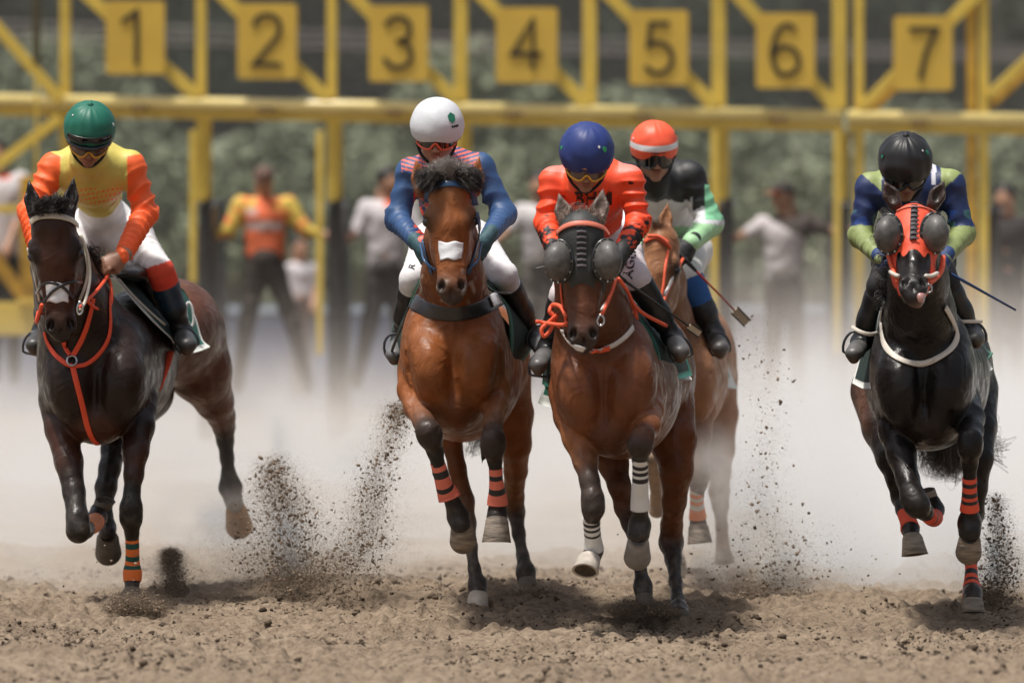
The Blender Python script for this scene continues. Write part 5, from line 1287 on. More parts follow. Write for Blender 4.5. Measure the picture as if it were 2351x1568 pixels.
    stirrup(D, (1240, 845, .42), 26, 34, t, 8); stirrup(D, (1562, 805, .42), 26, 34, t, -20)
    return F, t
FC, hc_ = horse_hooded()
def rider_navy():
    D = 28.0; ORG = np.array([.90, .085, .025])
    def fn(V, c):
        px, py = proj(V); n = wob(V, 30, 21)
        c = np.tile(ORG, (len(V), 1)); arm = (np.abs(px - 1362) > 62)
        dk = arm & ((n + (py - 518)/42.0) > .2) & (py > 470); c[dk] = (.012, .010, .012)
        c[arm & (n > .78) & (py < 500)] = (.03, .01, .01)
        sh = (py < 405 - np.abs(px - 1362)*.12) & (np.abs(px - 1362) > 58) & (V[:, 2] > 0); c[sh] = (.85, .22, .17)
        c[arm & dk & (wob(V, 60, 3) > .35)] = ORG*.8
        return c*(1 + .05*wob(V, 12, 4)[:, None])
    S = dict(D=D, label='jockey in navy blue helmet and bright orange top with black spattered cuffs', head=(1346, 370, -.02), pitch=28, yaw=2, roll=2, skin=(.33, .175, .115),
        sh=[(1270, 416, .22, 31), (1446, 412, .22, 31)], el=[(1257, 512, .20, 27), (1466, 512, .20, 27)], wr=[(1276, 584, -.12, 18), (1424, 584, -.12, 18)],
        hand=[((.3, -.6, -.75), (-.8, -.6, .1)), ((-.3, -.6, -.75), (.8, -.6, .1))], glove=(.02, .02, .02),
        chest=(1362, 440, .30, 68), waist=(1372, 500, .60, 50), pelvis=(1392, 570, .88, 52), hip=[(1345, 590, .78, 45), (1428, 590, .72, 45)],
        kn=[(1290, 680, .40, 29), (1462, 640, .35, 31)], an=[(1258, 800, .50, 20), (1545, 775, .48, 20)], to=[(1236, 838, .30, 22), (1562, 808, .28, 23)],
        shirt=tuple(ORG), shirtfn=fn, breech=(.66, .60, .62), boot=(.012, .012, .013), boot0=.12, cuff=.2, toecol=(.36, .34, .33))
    M, r, T = rider(S); g = mat('helmet_navy', (.016, .035, .17), .52, var=.05, fold=1.0, fscale=3.2); h = M.helmet([g, g], r, knob=False, seed=9, deep=.005, peak=False)
    ge = mat('emblem_bright_green', (.03, .30, .10), .6); M.emblem(1.05, .72, .20, ge, h); M.emblem(.92, .48, .10, mat('emblem_white'), h); M.emblem(1.25, -1.25, .14, ge, h)
    M.goggles(mat('frame_yellow'), mat('lens_amber'), r, yc=-.02); M.chinstrap(r); M.eyes(r)
    ink = mat('print_black', (.015, .012, .012), .7)
    text_on(LEGS[-1], 'AGU', 1447, 606, 32, D, ink, 'leg_lettering', r, ang=-80, lift=.006)
    text_on(T, 'BHM', 1362, 458, 44, D, ink, 'chest_lettering', r, lift=.015); text_on(T, 'RACING', 1362, 482, 15, D, mat('print_orange_pale', (.75, .2, .12), .7), 'chest_lettering', r)
    whip(D, (1416, 632, -.15), (1586, 752, .0), .0065, mat('whip_black', (.015, .015, .016), .4), 'black riding whip held by the jockey in navy blue helmet', (.05, .03))
    return r, T
rc_, TC = rider_navy()
# ================================================================== chestnut half hidden behind the hooded horse
def horse_chestnut():
    D = 31.2; F = Field(D, 0.0095)
    BR = (.29, .135, .065); BR2 = (.22, .10, .05); DK = (.10, .05, .03); PL = (.36, .25, .17); MZ = (.08, .055, .045)
    H = Head(F, (1512, 520, -.50), (1486, 792, -.62), 50, yaw=16); H.build(BR, MZ, brow=BR, cheek=BR2)
    ear(F, (1526, 530, -.42), (1533, 464, -.40), 16, BR, DK); ear(F, (1478, 530, -.42), (1470, 470, -.40), 16, BR, DK)
    Y = (0, 1, 0)
    F.chain([(1516, 580, -.33, 42), (1524, 650, -.15, 46), (1532, 730, .0, 52), (1548, 810, .16, 70)], .06, BR2, (Y, .62))
    F.ell((1560, 880, .18), (82, 120, .34), .10, BR); F.ell((1572, 860, .92), (100, 140, .66), .12, BR); F.ell((1590, 830, 1.60), (102, 140, .46), .12, BR)
    for q in (-1, 1): F.ell((1560 + q*42, 880, -.09), (46, 88, .15), .035, BR)
    F.chain([(1600, 870, .16, 40), (1606, 940, .04, 36), (1606, 1000, -.04, 28), (1604, 1050, -.12, 21), (1607, 1088, -.17, 23), (1604, 1110, -.15, 19), (1600, 1140, -.11, 14), (1601, 1185, -.06, 16), (1603, 1205, -.05, 21)], .022, [BR, BR, BR2, PL, DK, DK, DK, DK])
    F.chain([(1520, 870, .16, 40), (1508, 940, .0, 33), (1496, 1010, -.10, 26), (1496, 1050, -.16, 24), (1502, 1090, .0, 16), (1508, 1140, .16, 14), (1508, 1170, .2, 20)], .022, [BR, BR, PL, PL, PL, PL])
    F.chain([(1630, 880, 1.55, 66), (1652, 950, 1.5, 42), (1654, 1030, 1.45, 32), (1653, 1085, 1.5, 24), (1651, 1128, 1.6, 23), (1654, 1160, 1.6, 18), (1657, 1210, 1.5, 13), (1660, 1265, 1.4, 18)], .025, [BR, BR, BR, PL, PL, PL, PL])
    F.chain([(1540, 900, 1.5, 60), (1530, 980, 1.3, 40), (1532, 1050, 1.2, 26), (1540, 1110, 1.3, 20), (1545, 1160, 1.3, 15), (1548, 1230, 1.2, 13), (1550, 1270, 1.1, 18)], .025, [BR, BR, PL, PL, PL, PL])
    F.build(); t = empty('horse', P(1600, 1330, D), 'light chestnut racehorse half hidden in dust behind the brown horse in black hood', 'horse', 'racehorses galloping from the starting gate')
    def cf(V, c):
        c = c*(1 + .1*wob(V, 9, 3)[:, None]); return np.clip(dusty(V, H.paint(V, c), .5), .004, 1)
    F.obj('body', coat_mat('chestnut_coat', .45, .1), t, cf); H.eyes(t)
    ground_hoof((1603, 1206, -.06), (1607, 1244, -.10), 24, 30, D, HOOFM, t); ground_hoof((1508, 1172, .2), (1508, 1150, .3), 20, 24, D, HOOFM, t, front=(0, .3, -1))
    ground_hoof((1661, 1266, 1.38), (1664, 1292, 1.3), 20, 25, D, HOOFM, t); ground_hoof((1551, 1272, 1.08), (1553, 1296, 1.0), 20, 25, D, HOOFM, t)
    bandage([(1600, 1122, -.135, 17), (1600, 1145, -.11, 16), (1601, 1170, -.075, 18), (1602, 1188, -.06, 21)], D, mat('peach_wrap'), mat('white_wrap'), [(0, .10), (.22, .32), (.44, .55)], t)
    red = mat('orange_webbing'); wht = mat('white_webbing')
    strap(F, [(1482, 556), (1500, 545), (1518, 548), (1534, 560)], 11, red, 'browband', t, lift=.006)
    cord([(1488, 542, -.62), (1512, 545, -.60), (1536, 566, -.52), (1552, 600, -.46), (1550, 630, -.46), (1536, 668, -.5)], 4.5, D, red, 'cheek_strap', t); cord([(1534, 575, -.54), (1528, 610, -.60), (1524, 650, -.62), (1519, 680, -.63)], 3.5, D, red, 'cheek_strap', t)
    cord([(1548, 610, -.5), (1541, 645, -.54), (1526, 678, -.62)], 4, D, wht, 'cheek_cord', t)
    cord([(1520, 700, -.6), (1545, 640, -.5), (1565, 600, -.25), (1572, 590, -.12)], 4, D, red, 'rein', t)
    cord([(1552, 655, .0), (1572, 690, .25), (1592, 720, .45), (1604, 760, .5)], 4, D, mat('blue_leather'), 'girth_strap', t)
    gr = mat('green_cloth'); g2 = mat('green_satin'); ge = mat('white_edge')
    sheet([[(1560, 660, .30), (1585, 660, .8), (1610, 670, 1.1)], [(1585, 720, .28), (1615, 725, .7), (1640, 725, 1.0)], [(1605, 790, .3), (1640, 800, .6), (1655, 790, .9)], [(1616, 850, .35), (1640, 860, .55), (1668, 850, .85)]], D, [gr, g2], 'saddle_cloth', t, border=1)
    sheet([[(1635, 830, .6), (1650, 830, .75), (1668, 832, .9)], [(1630, 884, .6), (1660, 888, .75), (1692, 893, .9)]], D, [mat('pale_green_cloth', (.25, .36, .28), .8), ge], 'number_cloth', t, border=2)
    sd_ = Field(D, .012); sd_.ell((1560, 650, .75), (52, 20, .30), .03, (.02,)*3); sd_.obj('saddle', mat('saddle_leather', rough=.35, attr=True, coat=.3), t)
    ra, ta = [], []
    for i in range(100): ra.append(P(1545 + rng.uniform(-20, 0), 560 + rng.uniform(0, 60), D - .2)); ta.append(P(1500 + rng.normal()*10, 508 + rng.uniform(0, 60), D - .42))
    strands('mane', ra[:60], [P(1510 + rng.normal()*10, 512 + rng.uniform(-8, 10), D - .5) for _ in range(60)], mat('mane_tan'), t, r=.003)
    stirrup(D, (1652, 795, .0), 24, 32, t, -15)
    return t
horse_chestnut()
def rider_orange():
    D = 31.2; MINT = np.array([.36, .62, .34])
    def fn(V, c):
        px, py = proj(V); n = wob(V, 26, 4)*8
        c = np.tile(MINT, (len(V), 1)); arm = px > 1590
        w = ((py > 455 + n - np.abs(px - 1540)*.06) & (py < 520) & ~arm) | (arm & (py > 462 + n) & (py < 512 + (px - 1600)*.1))
        c[w] = (.66, .66, .68); b = ((py < 462 + n) & (px < 1585)) | (arm & (py < 478 + n - (px - 1600)*.35)); b |= (px > 1585) & (py < 452 + n); c[b] = (.014, .014, .015)
        g = (px > 1618) & (py < 505) & (py > 425); c[g] = np.array([.22, .55, .32])
        return c*(1 + .05*wob(V, 12, 4)[:, None])
    S = dict(D=D, label='jockey in bright orange helmet with white band, wearing black, white and mint silks', head=(1502, 356, -.02), pitch=12, yaw=6, roll=-2,
        sh=[(1440, 405, .22, 30), (1582, 408, .22, 36)], el=[(1425, 500, .18, 26), (1630, 512, .22, 30)], wr=[(1470, 570, -.1, 18), (1586, 558, -.10, 21)],
        hand=[((.5, -.6, -.7), (-.8, -.5, .1)), ((-.55, -.6, -.65), (.4, -.85, .35))], glove=(.012, .012, .013),
        chest=(1520, 440, .30, 62), waist=(1548, 510, .62, 50), pelvis=(1562, 560, .88, 52), hip=[(1515, 575, .70, 42), (1590, 575, .60, 42)],
        kn=[(1500, 640, .30, 28), (1580, 632, .12, 31)], an=[(1480, 780, .40, 19), (1640, 768, .12, 21)], to=[(1470, 800, .20, 20), (1654, 800, -.04, 22)],
        shirt=tuple(MINT), shirtfn=fn, collar=(.25, .55, .28), breech=(.66, .65, .64), sock=(.025, .10, .30), boot=(.014, .014, .015), boot0=.38, cuff=.15, toecol=(.30, .28, .26), fold=.0045)
    M, r, T = rider(S); g = mat('helmet_orange', (.90, .11, .045), .5, var=.05, fold=1.0, fscale=3.2); h = M.helmet([g, mat('helmet_band_white', (.72, .72, .72), .5)], r, band=(1.27, 1.50), knob=False, seed=12, deep=.006, puff=.97, peak=False)
    M.emblem(1.0, 1.2, .14, mat('emblem_green'), h); M.emblem(1.15, -1.2, .09, mat('emblem_white'), h)
    M.goggles(mat('frame_black', (.012,)*3, .3), mat('lens_dark'), r, yc=-.02, hh=.15); M.chinstrap(r); M.eyes(r)
    whip(D, (1582, 606, -.18), (1690, 716, -.05), .0062, mat('whip_red', (.42, .035, .02), .4), 'red riding whip with a tan rectangular flap held by the jockey in bright orange helmet', (.080, .042))
rider_orange()
# ================================================================== black horse in orange hood on the right
def horse_black():
    D = 28.3; F = Field(D, 0.0088)
    DB = (.010, .008, .0075); RB = (.020, .014, .012); BK = (.008, .0075, .0075); MZ = (.022, .020, .020); BR = (.08, .04, .022)
    H = Head(F, (2099, 466, -.45), (2098, 672, -.86), 56, yaw=0); H.build(DB, MZ, jaw=DB, brow=DB, cheek=DB, open_mouth=True)
    ear(F, (2056, 470, -.40), (2028, 414, -.40), 19, (.05, .035, .03), DB); ear(F, (2142, 470, -.40), (2168, 414, -.40), 19, (.05, .035, .03), DB)
    Y = (0, 1, 0)
    F.cone((2102, 640, -.52, 20), (2105, 690, -.74, 16), .02, MZ); F.cone((2104, 688, -.76, 14), (2106, 696, -.78, 13), .01, (.30, .17, .14))           # dropped lower jaw
    F.chain([(2102, 560, -.40, 50), (2108, 640, -.20, 64), (2112, 720, -.04, 76), (2114, 790, .12, 90), (2116, 850, .32, 108)], .06, DB, (Y, .62))
    F.ell((2120, 880, .18), (108, 155, .34), .10, DB); F.ell((2128, 870, .88), (142, 165, .72), .12, DB); F.ell((2130, 850, 1.62), (150, 165, .46), .12, DB)
    for q in (-1, 1):
        F.ell((2120 + q*52, 890, -.09), (56, 95, .15), .035, DB, rot=q*7); F.ell((2120 + q*74, 850, .10), (40, 110, .24), .06, DB, rot=-q*5)
    F.ell((2120, 920, -.30), (6, 85, .08), .05, DB, cut=True); F.ell((2136, 970, .0), (66, 56, .18), .06, RB)
    F.chain([(2050, 930, .16, 44), (2058, 990, .05, 40), (2070, 1045, -.05, 33), (2084, 1100, -.14, 26), (2096, 1142, -.22, 28), (2106, 1160, -.24, 28), (2122, 1174, -.14, 19), (2136, 1186, -.02, 15), (2144, 1190, .08, 17), (2146, 1170, .16, 21), (2143, 1152, .20, 17)], .022, DB)
    F.chain([(2208, 920, .16, 44), (2226, 960, .0, 34), (2230, 990, -.14, 27), (2228, 1010, -.24, 27), (2227, 1030, -.24, 27), (2226, 1062, -.19, 18), (2226, 1110, -.15, 15), (2226, 1160, -.11, 16), (2226, 1200, -.08, 26), (2226, 1222, -.10, 26)], .022, DB)
    F.chain([(2030, 900, 1.55, 78), (2036, 980, 1.4, 56), (2050, 1050, 1.25, 38), (2064, 1100, 1.2, 28), (2072, 1140, 1.22, 25), (2078, 1170, 1.15, 20), (2086, 1195, 1.05, 16), (2091, 1215, .98, 18), (2093, 1232, .92, 20)], .025, DB)
    F.chain([(2222, 900, 1.55, 72), (2240, 980, 1.4, 48), (2246, 1050, 1.3, 34), (2240, 1120, 1.3, 26), (2234, 1180, 1.35, 24), (2230, 1230, 1.25, 16), (2229, 1290, 1.1, 12.5), (2231, 1345, .98, 15), (2233, 1362, .92, 20), (2234, 1376, .88, 21)], .025, DB)
    F.build(); t = empty('horse', P(2120, 1405, D), 'black racehorse in orange hood with round mesh blinkers and open mouth, farthest right', 'horse', 'racehorses galloping from the starting gate')
    def cf(V, c):
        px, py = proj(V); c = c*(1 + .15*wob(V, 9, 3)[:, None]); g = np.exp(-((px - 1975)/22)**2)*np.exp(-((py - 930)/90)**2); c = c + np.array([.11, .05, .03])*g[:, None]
        return np.clip(dusty(V, H.paint(V, c), .15), .004, 1)
    F.obj('body', coat_mat('black_coat', .34, .3), t, cf)
    # tongue and teeth
    K = Field(D, .005); K.cone((2108, 668, -.76, 8), (2114, 688, -.82, 8), .01, (.50, .26, .23)); K.cone((2112, 680, -.82, 8), (2122, 676, -.80, 5), .01, (.50, .25, .23)); K.obj('tongue', mat('tongue_wet', rough=.25, attr=True, coat=.5), t)
    mb = MB()
    for q in range(-2, 3): a = P(2100 + q*5, 688, D - .815); mb.tube([a, a + Vector((0, 0, .012))], [.0055, .0045], 6)
    mb.obj('teeth', mat('teeth_bone', (.62, .56, .44), .3), t, True)
    # orange hood
    K = Field(D, .008); HK = Head(K, (2099, 466, -.45), (2098, 676, -.86), 59); oc = (.75, .085, .035)
    HK.ell((0, .13, -.14), (.165, .20, .165), .05, oc); HK.cone((0, .10, -.115), (0, .38, -.10), .125, .130, .06, oc, (tuple(HK.lat), .9 / HK.ls)); HK.cone((0, .36, -.13), (0, .52, -.11), .130, .112, .06, oc)
    for q in (-1, 1): HK.ell((q*.13, .325, -.115), (.085, .10, .095), .05, oc); HK.ell((q*.11, .45, -.24), (.068, .20, .15), .07, oc); HK.cone((q*.115, .55, -.20), (q*.085, .78, -.20), .05, .03, .05, oc)
    HK.ell((0, .73, -.02), (.088, .20, .30), .03, oc, cut=True)
    K.obj('hood', CLOTH('hood_cloth_orange', rough=.6), t)
    bkm = mat('black_elastic', (.02, .02, .022), .6); strap(K, [(2100, 446), (2099, 480), (2097, 520), (2096, 552)], 15, bkm, 'hood_stripe', t, lift=.003)
    for k in range(11): strap(K, [(2091, 452 + k*10), (2099, 450 + k*10), (2107, 452 + k*10)], 3.5, mat('hood_stripe', (.07, .055, .065), .6), 'hood_lacing', t, lift=.009)
    strap(K, [(2052, 492), (2075, 480), (2100, 476), (2126, 480), (2150, 492)], 5, oc and mat('hood_seam', (.62, .16, .10), .5), 'hood_seam', t, lift=.003)
    cup(D, (2041, 538, -.60), 31, 44, .085, t, -20, MESHL, RIMB); cup(D, (2144, 536, -.60), 32, 45, .085, t, 20, MESHL, RIMB)
    ground_hoof((2143, 1150, .21), (2136, 1126, .16), 17, 23, D, HOOFM, t, front=(0, .3, -1)); ground_hoof((2226, 1228, -.12), (2226, 1270, -.18), 27, 32, D, HOOFM, t, flex=True)
    ground_hoof((2094, 1230, .90), (2100, 1272, .82), 24, 32, D, HOOFM, t); ground_hoof((2234, 1376, .86), (2234, 1404, .82), 24, 29, D, HOOFM, t)
    rd = mat('red_orange_wrap', (.82, .10, .045), .75, var=.06, bump=.2, bscale=160); bk = mat('black_tape', (.02, .02, .022), .5)
    bandage([(2226, 1096, -.165, 17), (2226, 1120, -.145, 17), (2226, 1145, -.125, 19), (2226, 1170, -.105, 23)], D, rd, bk, [(.12, .28), (.42, .55), (.66, .76)], t)
    bandage([(2230, 1301, 1.07, 14), (2230, 1325, 1.02, 16), (2231, 1345, .98, 20), (2232, 1366, .93, 23)], D, rd, bk, [(.18, .33), (.50, .62), (.78, .86)], t)
    bandage([(2080, 1180, 1.12, 20), (2086, 1198, 1.04, 20), (2090, 1215, .98, 23)], D, rd, bk, [], t); bandage([(2128, 1180, -.09, 18), (2138, 1188, .0, 19), (2145, 1188, .09, 21)], D, rd, bk, [(.35, .42), (.6, .66)], t)
    cr = mat('white_strap', (.62, .57, .50), .5, var=.1, bump=.2)
    strap(F, [(2026, 745), (2030, 785), (2048, 815), (2080, 833), (2118, 836), (2158, 822), (2186, 800), (2196, 770), (2184, 735), (2168, 705)], 14, cr, 'breast_collar', t, lift=.006)
    strap(F, [(2100, 836), (2122, 835), (2146, 826)], 8, cr, 'breast_collar_end', t, lift=.012)
    strap(F, [(2032, 690), (2026, 720), (2024, 748)], 8, cr, 'shoulder_strap', t)
    strap(F, [(1958, 752, .1), (1975, 762, .05), (1998, 768, .05), (2015, 764, .1)], 9, cr, 'strap_end', t, D); strap(F, [(2188, 730, .1), (2205, 738, .05), (2228, 738, .05), (2252, 738, .1)], 8, cr, 'strap_end', t, D)
    orr = mat('orange_webbing'); cord([(2036, 575, -.55), (2046, 610, -.62), (2056, 635, -.7), (2062, 648, -.74)], 5, D, orr, 'cheek_strap', t); cord([(2166, 590, -.5), (2162, 620, -.58), (2148, 640, -.66), (2132, 648, -.74)], 6, D, orr, 'cheek_strap', t)
    cord([(2125, 634, -.76), (2138, 634, -.72), (2152, 628, -.66)], 5, D, cr, 'noseband', t); cord([(2062, 634, -.76), (2052, 630, -.70), (2044, 624, -.64)], 5, D, cr, 'noseband', t)
    cord([(2130, 652, -.78), (2138, 658, -.78), (2138, 668, -.78), (2130, 672, -.78), (2124, 664, -.78), (2130, 652, -.78)], 2.4, D, STEEL, 'bit_ring', t)
    hb = mat('mane_black'); ra, ta = [], []
    for i in range(90): u = rng.uniform(0, 1); ra.append(P(2052 - u*8, 500 + u*180, D - .35 + u*.3)); ta.append(P(2030 - u*8 + rng.normal()*8, 510 + u*190 + rng.normal()*10, D - .35 + u*.3))
    strands('mane', ra, ta, hb, t, r=.004, wav=.03)
    gr = mat('green_cloth'); ge = mat('white_edge'); g2 = mat('green_satin')
    sheet([[(2030, 690, .35), (2010, 690, .9), (2000, 700, 1.3)], [(2018, 740, .28), (2000, 740, .75), (1988, 750, 1.2)], [(2012, 820, .26), (1992, 820, .7), (1975, 820, 1.1)], [(2000, 892, .3), (1982, 892, .6), (1958, 880, 1.0)]], D, [gr, ge], 'saddle_cloth', t, border=1)
    sheet([[(2170, 690, .35), (2195, 690, .9), (2210, 700, 1.3)], [(2205, 740, .28), (2225, 745, .75), (2235, 750, 1.2)], [(2222, 800, .30), (2255, 800, .65), (2262, 800, 1.05)], [(2228, 862, .4), (2252, 840, .65), (2280, 812, .95)]], D, [gr, mat('green_cloth_edge')], 'saddle_cloth', t, border=1)
    sheet([[(2226, 836, .55), (2245, 826, .7), (2262, 815, .85)], [(2226, 874, .55), (2252, 866, .7), (2278, 848, .85)]], D, [g2, ge], 'number_cloth', t, border=2)
    sd_ = Field(D, .012); sd_.ell((2105, 680, .80), (62, 22, .32), .03, (.02,)*3); sd_.obj('saddle', mat('saddle_leather', rough=.35, attr=True, coat=.3), t)
    ra, ta = [], []
    for i in range(300): ra.append(P(2190 + rng.uniform(-14, 14), 940 + rng.uniform(-20, 20), D + 2.1)); ta.append(P(2165 + rng.normal()*26, 1062 + rng.uniform(-30, 40), D + 2.4 + rng.normal()*.1))
    for i in range(9): ra.append(P(2250, 1036, D + 2.2)); ta.append(P(2284 + rng.normal()*12, 1054 + rng.normal()*9, D + 2.4))
    strands('tail', ra, ta, hb, t, r=.0028, wav=.07, segs=9)
    stirrup(D, (1962, 795, .42), 26, 36, t, 14); stirrup(D, (2238, 772, .42), 26, 34, t, -20)
    return t
horse_black()
def rider_black():
    D = 28.3
    def fn(V, c):
        px, py = proj(V); a = np.abs(px - 2092); n = wob(V, 16, 6)
        c = np.tile(np.array([.010, .024, .095]), (len(V), 1)); lg = np.array([.27, .33, .12])
        y = (a > 68) & (py < 440 - (a - 68)*.9) ; c[y] = lg; c[(np.abs(a - 52) < 5) & (py < 425)] = (.6, .6, .66)
        tr = (py > 482) & (py < 522); c[tr & (n > .15)] = (.04, .12, .14); c[tr & (n < -.5)] = (.015, .05, .22)
        c[py >= 520 + n*5] = lg*.85
        return c*(1 + .05*wob(V, 12, 4)[:, None])
    S = dict(D=D, label='jockey in black helmet and blue and lime silks, crouched on the black horse', head=(2078, 392, -.02), pitch=28, yaw=2, roll=-1, skin=(.27, .14, .09),
        sh=[(1998, 430, .22, 32), (2182, 424, .22, 32)], el=[(1974, 540, .20, 26), (2212, 536, .20, 26)], wr=[(2026, 598, -.10, 18), (2168, 594, -.10, 18)],
        hand=[((.5, -.6, -.75), (-.7, -.6, .2)), ((-.5, -.6, -.75), (.7, -.6, .2))], glove=(.018, .045, .15),
        chest=(2090, 452, .30, 70), waist=(2094, 515, .60, 52), pelvis=(2098, 580, .88, 52), hip=[(2050, 600, .78, 44), (2145, 600, .74, 44)],
        kn=[(2022, 656, .40, 30), (2172, 650, .38, 30)], an=[(1978, 785, .50, 20), (2228, 760, .48, 20)], to=[(1960, 812, .30, 21), (2242, 778, .30, 20)],
        shirt=(.010, .024, .095), shirtfn=fn, breech=(.013, .012, .013), boot=(.011, .011, .012), boot0=.2, cuff=.2, toecol=(.33, .32, .30))
    M, r, T = rider(S); g = mat('helmet_black', (.014, .014, .015), .48, var=.05, fold=1.0, fscale=3.2); h = M.helmet([g, g], r, knob=True, seed=17, deep=.009, peak=False)
    ge = mat('emblem_bright_green'); M.emblem(.95, 1.05, .18, mat('emblem_green'), h); M.emblem(.80, .80, .07, mat('emblem_white'), h); M.emblem(1.15, -1.2, .13, mat('emblem_green'), h)
    M.goggles(mat('frame_black', (.012,)*3, .3), mat('lens_dark'), r, yc=-.02, hh=.12); M.chinstrap(r); M.eyes(r)
    whip(D, (2160, 616, -.15), (2332, 712, .0), .0075, mat('whip_navy', (.02, .045, .14), .35), 'dark blue riding whip pointing right from the jockey in black helmet')
rider_black()
# ================================================================== people at the gate, out of focus
def bystander(S):
    D = S['D']; root = empty('person', P(S['head'][0], 1060, D), S['label'], 'person', S.get('group', 'attendants at the starting gate')); v = .016; sk = (.40, .22, .14)
    B = Field(D, v); M = Man(B, S['head'], S.get('pitch', 0), S.get('yaw', 0), 0, .23); M.face(sk, fine=False)
    j = {k: S[k] for k in ('sh', 'el', 'wr', 'hip', 'kn', 'an')}; ch, wa = S['chest'], S['waist']; t = lambda q, f=.75: (q[0], q[1], q[2], q[3]*f)
    B.cone(t(ch), t(wa), .06, sk); B.cone_w(M.p(0, -.4, -.2), B.w(ch), .06, .07, .05, sk)
    for i in (0, 1):
        B.cone(t(ch, .5), t(j['sh'][i]), .04, sk); B.cone(t(j['sh'][i]), t(j['el'][i]), .02, sk); B.cone(t(j['el'][i]), j['wr'][i], .02, sk)
        B.cone(t(wa, .7), t(j['hip'][i]), .04, sk); B.cone(t(j['hip'][i]), t(j['kn'][i]), .02, sk); B.cone(t(j['kn'][i]), j['an'][i], .02, sk)
        w = np.array(B.w(j['wr'][i])); e = np.array(B.w(j['el'][i])); fist(B, w, w - e, (0, -1, .3), sk, 1 if i == 0 else -1, 1.05)
    B.obj('body', SKM, root)
    T = Field(D, v); c = S['shirt']; T.cone(ch, wa, .06, c, ((0, 1, 0), 1.3), (.006, .12)); sc = S.get('sleeve', c)
    for i in (0, 1):
        T.cone((ch[0], ch[1], ch[2], ch[3]*.6), j['sh'][i], .06, c); T.cone(j['sh'][i], j['el'][i], .03, sc, None, (.006, .08))
        if S.get('long'): T.cone(j['el'][i], j['wr'][i], .03, sc, None, (.006, .07))
    T.obj('shirt', CLOTH('shirt_cloth', rough=.8), root, S.get('fn'))
    L = Field(D, v); c = S['trousers']
    for i in (0, 1): L.cone((wa[0], wa[1] + 4, wa[2], wa[3]*.85), j['hip'][i], .05, c); L.cone(j['hip'][i], j['kn'][i], .04, c, None, (.006, .12)); L.cone(j['kn'][i], t(j['an'][i], 1.35), .03, c, None, (.005, .08))
    L.obj('trousers', CLOTH('trouser_cloth', rough=.85), root)
    for i in (0, 1):
        K = Field(D, v); a = j['an'][i]; K.cone((a[0], a[1] + 6, a[2], a[3]*1.2), (a[0], a[1] + 14, a[2] - .16, a[3]*1.0), .02, (.03, .03, .03)); K.obj('shoe', mat('shoe_dark', (.03, .03, .03), .6), root)
    if S.get('cap') is not None:
        m = mat('cap_' + S['capn'], S['cap'], .8); V = []
        for i in range(9):
            for k in range(16): V.append(M.dome(1.5*i/8, 2*math.pi*k/16, 1.0, (0, .10, -.03), (.37, .44, .46)))
        h = mesh_obj('cap', V, [(i*16+k, i*16+(k+1) % 16, i*16+16+(k+1) % 16, i*16+16+k) for i in range(8) for k in range(16)], m, root)
        pk = [M.p(x, .12 + .04*abs(y), z) for x, y, z in ((-.3, 0, .34), (-.24, 0, .62), (0, 0, .78), (.24, 0, .62), (.3, 0, .34))]
        mesh_obj('cap_peak', pk + [p + M.up*.012 for p in pk], [(0, 1, 2, 3, 4), (9, 8, 7, 6, 5)] + [(k, k+5, (k+1) % 5+5, (k+1) % 5) for k in range(5)], mat('cap_' + S.get('peakn', S['capn']), S.get('peak', S['cap']), .8), h, False)
    else:
        V = []
        for i in range(9):
            for k in range(16): V.append(M.dome(1.75*i/8, 2*math.pi*k/16, 1.0, (0, .12, -.10), (.37, .42, .45)))
        mesh_obj('hair', V, [(i*16+k, i*16+(k+1) % 16, i*16+16+(k+1) % 16, i*16+16+k) for i in range(8) for k in range(16)], mat('hair_black', (.02, .017, .015), .6), root)
    return T, root
def fo(V, c):
    px, py = proj(V); c = np.tile(np.array([.90, .20, .08]), (len(V), 1)); a = np.abs(px - 608); s = (a > 46) | ((py < 482) & (a > 20)); c[s] = (.62, .45, .08); c[s & (wob(V, 20, 3) > .25)] = (.80, .20, .06)
    c[(a < 42) & (py > 508) & (py < 530)] = (.62, .48, .45); c[(np.abs(px - 578) < 12) & (py > 478) & (py < 495)] = (.7, .5, .45); return c
bystander(dict(D=50.9, label='attendant in orange vest with yellow sleeves and brown cap, arms spread between two gate posts', head=(606, 418, 0), chest=(608, 502, 0, 52), waist=(610, 590, 0, 45), sh=[(556, 474, 0, 24), (660, 474, 0, 24)], el=[(524, 530, -.05, 17), (702, 530, -.05, 17)], wr=[(494, 542, -.1, 9), (742, 540, -.1, 9)],
    hip=[(590, 630, 0, 26), (632, 630, 0, 26)], kn=[(566, 745, 0, 19), (672, 745, 0, 19)], an=[(546, 880, 0, 11), (706, 880, 0, 11)], shirt=(.80, .15, .06), fn=fo, long=True, trousers=(.060, .048, .042), cap=(.13, .075, .06), capn='brown'))
bystander(dict(D=51.2, label='attendant in white shirt with orange collar, standing left of the jockey in white helmet', head=(892, 418, 0), yaw=35, chest=(888, 505, 0, 48), waist=(886, 610, 0, 46), sh=[(842, 478, 0, 20), (934, 478, 0, 20)], el=[(818, 535, -.05, 17), (965, 540, -.05, 17)], wr=[(796, 548, -.15, 8), (990, 560, -.1, 8)],
    hip=[(868, 650, 0, 26), (904, 650, 0, 26)], kn=[(846, 755, 0, 19), (920, 760, 0, 19)], an=[(820, 870, 0, 11), (930, 900, 0, 11)], shirt=(.60, .56, .58), fn=lambda V, c: np.where(((proj(V)[1] < 476) & (np.abs(proj(V)[0] - 900) < 16))[:, None], (.75, .12, .05), c), trousers=(.085, .075, .075)))
